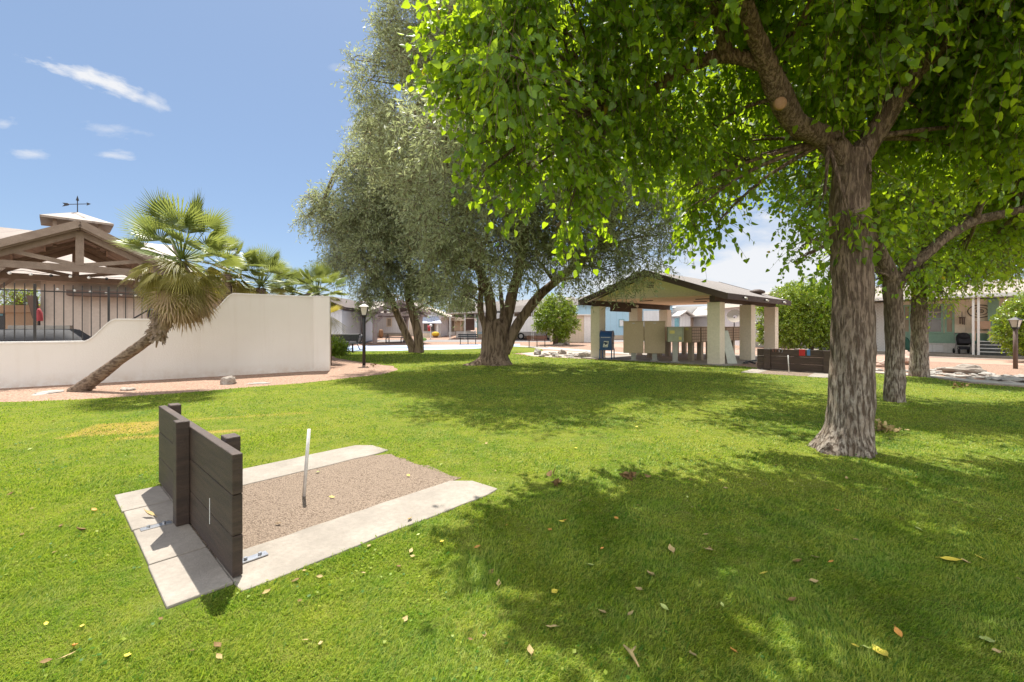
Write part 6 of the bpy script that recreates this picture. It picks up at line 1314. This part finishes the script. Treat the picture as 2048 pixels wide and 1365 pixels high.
def fan_palm(label, base, C, tr_pts, tr_r, scale, nup, nmid, ndead, name='fan_palm', tilt=Vector((0, 0, 1)), boots=None, nseg=26, group=None):
    t = thing(name, label, 'palm tree', base)
    if group: t['group'] = group
    if tr_pts:
        a, r = smoothpts(tr_pts, tr_r, 14)
        MB().tube(a, r, 22, True, lambda p, an, tt: .05 * math.sin(p.z * 60 + an) * .3 + bark_disp(9, .08, .04)(p, an, tt)).build('trunk', M['barkp'], t, True)
    if boots:
        b = MB(); (bp0, bp1, br) = boots
        for k in range(240):
            q = random.random(); c = bp0.lerp(bp1, q); an = random.uniform(0, 6.283); ax = (bp1 - bp0).normalized(); s_ = ax.cross(Vector((0, 1, 0))).normalized(); u_ = ax.cross(s_)
            dv = s_ * math.cos(an) + u_ * math.sin(an); L = random.uniform(.12, .26); p0 = c + dv * br * (.75 + .3 * q); tip = p0 + dv * L * random.uniform(.2, .6) + ax * L * random.uniform(-.9, .3); sd = dv.cross(ax) * random.uniform(.02, .045)
            b.add([p0 - sd, p0 + sd, tip + sd * .4, tip - sd * .4, p0 + ax * .04 - sd, p0 + ax * .04 + sd], [(0, 1, 2, 3), (4, 3, 2, 5), (0, 3, 4), (1, 5, 2)])
        b.tube([bp0, bp0.lerp(bp1, .5), bp1], [br * .8, br, br * 1.05], 16, True, bark_disp(4, .2, .2)); b.build('old_leaf_bases', M['boot'], t, recalc=False)
    def specs(n, e0, e1, rf, petr, dr, nsg=nseg, j=1.0):
        o = []
        for k in range(n):
            az = k * 2.39996 + random.uniform(-.3, .3); el = R(e0 + (e1 - e0) * ((k + .5) / n) + random.uniform(-6, 6))
            d = Vector((math.cos(el) * math.cos(az), math.cos(el) * math.sin(az), math.sin(el))); L = scale * petr * random.uniform(.8, 1.15)
            sagp = Vector((0, 0, -.12 * L)) if el < .8 else Vector((0, 0, 0)); oo = C + d * L + sagp; dd = (d + Vector((0, 0, -.25 if el < 1.0 else -.05))).normalized()
            up = Vector((0, 0, 1)) if abs(dd.z) < .9 else Vector((math.cos(az), math.sin(az), 0.1)); up = (up + Vector((random.uniform(-.5, .5), random.uniform(-.5, .5), 0)) * j).normalized()
            o.append((oo, dd, up, scale * rf * random.uniform(.85, 1.1), R(random.uniform(120, 190)), nsg, dr * random.uniform(.5, 1.4), 1.0 * scale, C + d * .06 * scale))
        return o
    palm_part('crown', 'leafp', t, specs(nup, 82, 6, .80, .90, .05))
    if nmid: palm_part('lower_fronds', 'leafq', t, specs(nmid, 0, -66, .60, .60, .34))
    if ndead: palm_part('dead_fronds', 'leafd', t, specs(ndead, -58, -86, .66, .80, .2, 18))
    return t
random.seed(21)
pbase = G(150, 783); PC = P(364, 522, 10.5)
fan_palm('leaning fan palm bent up against the white stucco wall', pbase, PC,
         [pbase + Vector((0, 0, -.05)), P(185, 762, 10.2), P(240, 720, 10.25), P(285, 688, 10.3), P(312, 665, 10.4), P(330, 632, 10.45), P(348, 590, 10.5), PC + Vector((0, 0, -.1))],
         [.17, .14, .115, .11, .115, .12, .12, .11], 1.0, 25, 38, 46, name='leaning_palm', boots=(P(310, 680, 10.3), P(338, 606, 10.45), .19))
p2 = Vector((XX(520, 17.6), 17.6, 0)); fan_palm('fan palm just behind the highest part of the stucco wall', p2, P(522, 575, 17.6), [p2, P(522, 578, 17.6)], [.22, .18], 1.05, 30, 20, 6, name='fan_palm', group='palms behind the stucco wall')
p3 = Vector((XX(640, 18.5), 18.5, 0)); fan_palm('smaller fan palm rising beside the stucco wall end', p3, P(634, 592, 18.5), [p3, P(634, 596, 18.5)], [.2, .16], .95, 24, 16, 4, name='fan_palm', group='palms behind the stucco wall')
p4 = Vector((XX(590, 19.5), 19.5, 0)); fan_palm('fan palm half hidden between its two neighbours behind the wall', p4, P(585, 592, 19.5), [p4, P(585, 596, 19.5)], [.2, .16], .85, 20, 18, 4, name='fan_palm', group='palms behind the stucco wall')
p5 = Vector((XX(450, 16.5), 16.5, 0)); fan_palm('fan palm showing behind the crown of the leaning palm', p5, P(455, 545, 16.5), [p5, P(455, 550, 16.5)], [.2, .16], .95, 18, 14, 2, name='fan_palm', group='palms behind the stucco wall')
p6 = Vector((XX(845, 60), 60, .5)); fan_palm('distant palm rising behind the far gazebo', p6, P(842, 598, 60), [p6, P(842, 600, 60)], [.3, .25], 2.0, 22, 20, 8, name='distant_palm', nseg=14)
# hanging frond past the wall end belongs to a low palm there
p7 = Vector((XX(655, 17.0), 17.0, 0)); t = thing('fan_palm', 'low palm with one long frond hanging past the stucco wall end', 'palm tree', p7, 'palms behind the stucco wall')
MB().tube([p7, P(655, 635, 17.0)], [.16, .13], 10).build('trunk', M['barkp'], t, True)
c7 = P(655, 632, 17.0); palm_part('crown', 'leafq', t, [(c7 + Vector((.12, 0, .0)), Vector((.5, -.1, -1)), Vector((.4, -.9, .2)), 1.0, R(60), 16, .0, 1.0, c7), (c7 + Vector((.1, 0, .1)), Vector((.6, -.4, .6)), Vector((0, -.2, 1)), .7, R(130), 20, .1, 1, c7), (c7 + Vector((-.2, .1, .1)), Vector((-.6, .4, .4)), Vector((0, -.2, 1)), .8, R(130), 20, .1, 1, c7)])

# ================================================================ GRASS
def inpoly(x, y, poly):
    ins = np.zeros(len(x), bool); n = len(poly)
    for i in range(n):
        x1, y1 = poly[i]; x2, y2 = poly[(i + 1) % n]
        if y1 == y2: continue
        c = ((y1 > y) != (y2 > y)) & (x < (x2 - x1) * (y - y1) / (y2 - y1) + x1); ins ^= c
    return ins
def pitmask(x, y, O, d, plen):
    rx, ry = x - O[0], y - O[1]; lx = rx * d.x + ry * d.y; ly = -rx * d.y + ry * d.x
    return ((lx > .10) & (lx < 2.50) & (ly > -.0) & (ly < plen)) | ((lx > .08) & (lx < 2.39) & (ly > -.325) & (ly <= .0)) | ((lx > 0) & (lx < 2.34) & (ly > -.01) & (ly < .09))
def grass():
    n = 800000
    px = rng.uniform(-260, 2310, n); py = np.concatenate([rng.uniform(700, 1480, int(n * .55)), 700 + (rng.random(n - int(n * .55)) ** 1.6) * 500])
    Y = CH * FPX / (py - HOR); X = (px - 1024) / FPX * Y
    Y2 = rng.uniform(-.8, 3.2, 170000); X2 = rng.uniform(-4, 6, 170000); X = np.concatenate([X, X2]); Y = np.concatenate([Y, Y2])
    m = inpoly(X, Y, LAWN) & ~pitmask(X, Y, O1, D, 2.0) & ~pitmask(X, Y, O2, -D, 1.5) & (Y < 26)
    X, Y = X[m], Y[m]; n = len(X)
    zb = np.full(n, .008); cl_ = np.array([noise.noise(Vector((a * 1.1, b * 1.1, 0))) + .7 * noise.noise(Vector((a * 4.5, b * 4.5, 5))) for a, b in zip(X, Y)])
    h = .020 * (.55 + .9 * rng.random(n)) * (1 + .55 * np.clip(cl_, -.8, 1.2)); tall = rng.random(n) < .015; h[tall] *= 2.2
    # straggly tufts
    for (tx, ty, tr, k) in [(920, 1150, .16, 2.2), (1290, 1010, .14, 1.8), (690, 1190, .12, 1.6), (955, 1155, .1, 1.8), (1420, 1000, .12, 1.5)]:
        g_ = G(tx, ty); dd = np.hypot(X - g_.x, Y - g_.y); h *= 1 + (k - 1) * np.exp(-(dd / tr) ** 2)
    px_m = Y / (FPX / 2); wd = np.maximum(.0016, px_m * .33) * (.7 + .6 * rng.random(n)); h = np.maximum(h, px_m * .9)
    az = rng.uniform(0, 6.283, n); lean = (.3 + 1.1 * rng.random(n)); la = rng.normal(0, .75, n) + 2.4 * np.array([noise.noise(Vector((a * 2.3, b * 2.3, 11))) for a, b in zip(X, Y)])
    bx_, by_ = np.cos(az), np.sin(az); lx, ly = np.cos(la) * lean, np.sin(la) * lean
    v0 = np.stack([X - bx_ * wd, Y - by_ * wd, zb], 1); v1 = np.stack([X + bx_ * wd, Y + by_ * wd, zb], 1)
    mx, my, mz = X + lx * h * .4, Y + ly * h * .4, zb + h * .62
    v2 = np.stack([mx + bx_ * wd * .8, my + by_ * wd * .8, mz], 1); v3 = np.stack([mx - bx_ * wd * .8, my - by_ * wd * .8, mz], 1)
    v4 = np.stack([X + lx * h, Y + ly * h, zb + h * (.95 - .3 * (lean - .25))], 1)
    V = np.stack([v0, v1, v2, v3, v4], 1).reshape(-1, 3); F = (np.array([(0, 1, 2), (0, 2, 3), (3, 2, 4)])[None] + (np.arange(n) * 5)[:, None, None]).reshape(-1, 3)
    rn = np.repeat(np.clip(rng.random(n) * .8 + .2 * np.clip(-cl_, 0, 1), 0, 1), 5)
    # broad-leaved weeds and clover in patches, part of the turf
    k_ = 26000; wx = rng.uniform(-7, 7, k_); wy_ = rng.uniform(1.2, 9, k_)
    wn = np.array([noise.noise(Vector((a * .9, b * .9, 40))) + .6 * noise.noise(Vector((a * 3.5, b * 3.5, 44))) for a, b in zip(wx, wy_)])
    mm = (wn > .22) & inpoly(wx, wy_, LAWN) & ~pitmask(wx, wy_, O1, D, 2.0); wx, wy_ = wx[mm], wy_[mm]; q_ = len(wx)
    wp_ = np.stack([wx, wy_, np.full(q_, .016) + .018 * rng.random(q_)], 1)
    wv, wf = place_leaves(wp_, np.stack([rng.normal(size=q_), rng.normal(size=q_), .35 + 0 * wx], 1), np.stack([rng.normal(size=q_) * .4, rng.normal(size=q_) * .4, 1 + 0 * wx], 1), .012 + .014 * rng.random(q_), OVAL_V * np.array([1.6, 1, 1]), OVAL_F)
    F = np.concatenate([F, wf + len(V)]); V = np.concatenate([V, wv]); rn = np.concatenate([rn, np.repeat(.05 + .3 * rng.random(q_), len(OVAL_V))])
    o = npmesh('grass', V, F, [M['blade']], None, None, rn); o['kind'] = 'stuff'; tag(o, 'short mown green lawn grass', 'grass')
grass()

# ================================================================ FALLEN LEAVES AND LITTER
def leaf_obj(g, sz, m, label, curl, seed, grp, name='fallen_leaf', tilt=.35):
    rr = random.Random(seed); nx = 7; V = []; F = []
    out = [(0, .01), (.12, .10), (.28, .22), (.46, .27), (.66, .2), (.85, .08), (1.0, .0)]
    for i, (t_, w_) in enumerate(out):
        zc = curl * (t_ - .5) ** 2 * 1.2
        V += [(t_ - .5, -w_, zc + curl * w_ * 1.1 + rr.uniform(-.03, .03)), (t_ - .5, 0, zc), (t_ - .5, w_, zc + curl * w_ * .9 + rr.uniform(-.03, .03))]
    for i in range(6):
        for k in (0, 1): F.append((i * 3 + k, i * 3 + k + 1, i * 3 + k + 4, i * 3 + k + 3))
    b = MB(); b.add(V, F); b.tube([(-.5, 0, curl * .3), (-.68, 0, curl * .25 + .03)], .012, 4)
    o = b.build(name, M[m], None, True); o.scale = (sz, sz, sz); o.location = (g.x, g.y, .028); o.rotation_euler = (rr.uniform(-tilt, tilt), rr.uniform(-tilt, tilt), rr.uniform(0, 6.28))
    return tag(o, label, 'leaf', grp)
FL = [(1903, 1131, .11, 'dry3', 'big curled yellow leaf on the right lawn', .5), (1760, 1316, .10, 'dry3', 'yellow three pointed leaf near the bottom right', .2), (1930, 1133, .06, 'dry1', 'small brown leaf right beside the big curled yellow leaf', .6), (1975, 1293, .10, 'dry5', 'pale green leaf near the right bottom corner', .2), (1840, 1067, .07, 'dry5', 'pale green leaf left of the bright grass patch', .2),
      (1125, 1051, .055, 'dry3', 'small orange yellow leaf, upper of the pair left on the shaded lawn', .3), (1100, 1068, .06, 'dry4', 'orange leaf just below the small orange yellow leaf', .4), (1108, 1194, .06, 'dry3', 'yellow leaf alone on the lower left shaded lawn', .3), (1528, 1156, .05, 'dry3', 'tiny bright yellow leaf in the middle of the shaded lawn', .3), (1342, 1108, .085, 'dry1', 'tan curled leaf, left of a pair on the shaded lawn', .5), (1416, 1109, .07, 'dry1', 'tan curled leaf, right of a pair on the shaded lawn', .5),
      (1595, 1132, .06, 'dry2', 'brown leaf left of the tan one in the middle lawn', .6), (1632, 1124, .075, 'dry1', 'tan leaf in the middle of the shaded lawn', .3), (1628, 1172, .06, 'dry1', 'pinkish tan leaf below the middle pair', .3), (1060, 1313, .06, 'dry1', 'tan leaf at the bottom left of the shade', .3), (1205, 1237, .06, 'dry1', 'folded tan leaf on the lower lawn', .6), (1385, 1322, .06, 'dry1', 'tan leaf near the bottom edge of the lawn', .4), (1103, 1265, .07, 'dry1', 'long thin tan leaf on the lower left shade', .2),
      (797, 1143, .05, 'dry2', 'brown leaf in the sunny grass right of the pit', .5), (820, 1047, .055, 'dry1', 'curled leaf on the edge of the near concrete strip', .9), (810, 1250, .05, 'dry1', 'pink tan leaf on the sunny grass at bottom', .3), (822, 1110, .05, 'dry1', 'tan leaf right of the near concrete strip', .3), (1797, 1278, .06, 'dry4', 'orange tan leaf on the lower right lawn', .3), (1440, 967, .05, 'dry3', 'small yellow leaf on the shade edge', .3), (160, 1069, .075, 'dry2', 'dark brown curled leaf left of the pit', .8), (122, 1061, .045, 'dry2', 'smaller brown leaf beside the dark curled leaf', .8),
      (189, 1027, .055, 'dry4', 'orange yellow leaf on the left lawn', .4), (143, 893, .06, 'dry3', 'yellow leaf near the straw coloured patch', .3), (107, 846, .06, 'dry1', 'tan leaf on the far left lawn', .3), (1420, 1105, .04, 'dry2', 'tiny dark leaf beside the right tan curled leaf', .3), (60, 903, .05, 'dry5', 'whitish leaf on the far left lawn', .3), (1910, 1012, .06, 'dry1', 'pink tan leaf on the right lawn', .3), (1585, 1210, .05, 'dry2', 'rusty leaf in the shade', .5), (1300, 1160, .07, 'dry1', 'narrow tan leaf standing in the shaded grass', .8), (1940, 914, .06, 'dry1', 'tan leaf right of the big trunk', .5)]
for k, (px, py, sz, m_, lab, cu) in enumerate(FL): leaf_obj(G(px, py), sz, m_, lab, cu, k, 'fallen leaves on the lawn')
rl = random.Random(5)
gen = {'dry1': 'small tan fallen leaf scattered on the lawn', 'dry2': 'small dark brown fallen leaf scattered on the lawn', 'dry3': 'small yellow fallen leaf scattered on the lawn', 'dry4': 'small orange fallen leaf scattered on the lawn', 'dry5': 'small pale fallen leaf scattered on the lawn'}
k = 0
while k < 95:
    px = rl.uniform(20, 2040); py = rl.uniform(760, 1340); g_ = G(px, py); x_, y_ = np.array([g_.x]), np.array([g_.y])
    if not inpoly(x_, y_, LAWN)[0] or pitmask(x_, y_, O1, D, 2.0)[0] or pitmask(x_, y_, O2, -D, 1.5)[0]: continue
    m_ = rl.choice(['dry1', 'dry1', 'dry1', 'dry2', 'dry2', 'dry4', 'dry5', 'dry3'])
    leaf_obj(g_, rl.uniform(.028, .055), m_, gen[m_], rl.uniform(.2, .9), 200 + k, 'scattered small ' + m_ .replace('dry1', 'tan').replace('dry2', 'brown').replace('dry3', 'yellow').replace('dry4', 'orange').replace('dry5', 'pale') + ' leaves'); k += 1
for k, (px, py, m_, lab) in enumerate([(664, 1001, 'dry3', 'yellowish leaf on the pit sand right of the stake'), (635, 950, 'dry5', 'pale leaf on the pit sand beside the stake'), (556, 1055, 'dry2', 'small brown leaf on the pit sand'), (817, 957, 'dry3', 'small yellow leaf at the far end of the pit sand')]):
    o = leaf_obj(G(px, py), .05, m_, lab, .3, 400 + k, 'leaves on the pit sand'); o.location.z = .028
o = leaf_obj(G(296, 1042), .14, 'dry1', 'long curled tan leaf on the concrete behind the backboard', .5, 500, None); o.location.z = .05; o.scale.y = .06
# broken twig, leafy brown sprigs
tg = G(1262, 1325); tag(MB().tube([(tg.x - .02, tg.y + .05, .04), (tg.x, tg.y, .045), (tg.x + .015, tg.y - .07, .035)], [.004, .010, .004], 6).tube([(tg.x, tg.y, .045), (tg.x + .03, tg.y + .03, .05)], [.006, .003], 5).build('twig', M['dry1'], None, True, origin=(tg.x, tg.y, .035)), 'pale broken twig at the bottom of the lawn', 'twig')
def sprig(px, py, n, sz, lab):
    g_ = G(px, py); V, F, base = [], [], 0; V = []; t = thing('dry_sprig', lab, 'dry leaves', g_)
    pos = np.array([[g_.x + random.gauss(0, sz), g_.y + random.gauss(0, sz * .6), .04 + abs(random.gauss(0, sz * .35))] for _ in range(n)])
    v, f = place_leaves(pos, rng.normal(size=(n, 3)), rng.normal(size=(n, 3)), np.full(n, .07), HEART_V, HEART_F); npmesh('leaves', v, f, [M['dry2' if n < 40 else 'dry1']], t)
    MB().tube([(g_.x - sz, g_.y, .03), (g_.x, g_.y, .05), (g_.x + sz, g_.y - .02, .04)], .004, 5).build('stem', M['twig'], t)
sprig(1262, 962, 16, .045, 'dark brown dry leaf sprig at the edge of the shade'); sprig(1770, 866, 46, .11, 'heap of dry brown leaves right of the big trunk'); sprig(1920, 778, 14, .14, 'small dry branch on the lawn near the rock border')
sprig(745, 735, 12, .12, 'dry stalks in the gravel bed by the lamp post'); sprig(1112, 971, 8, .05, 'few pink brown leaves at the left edge of the shade')
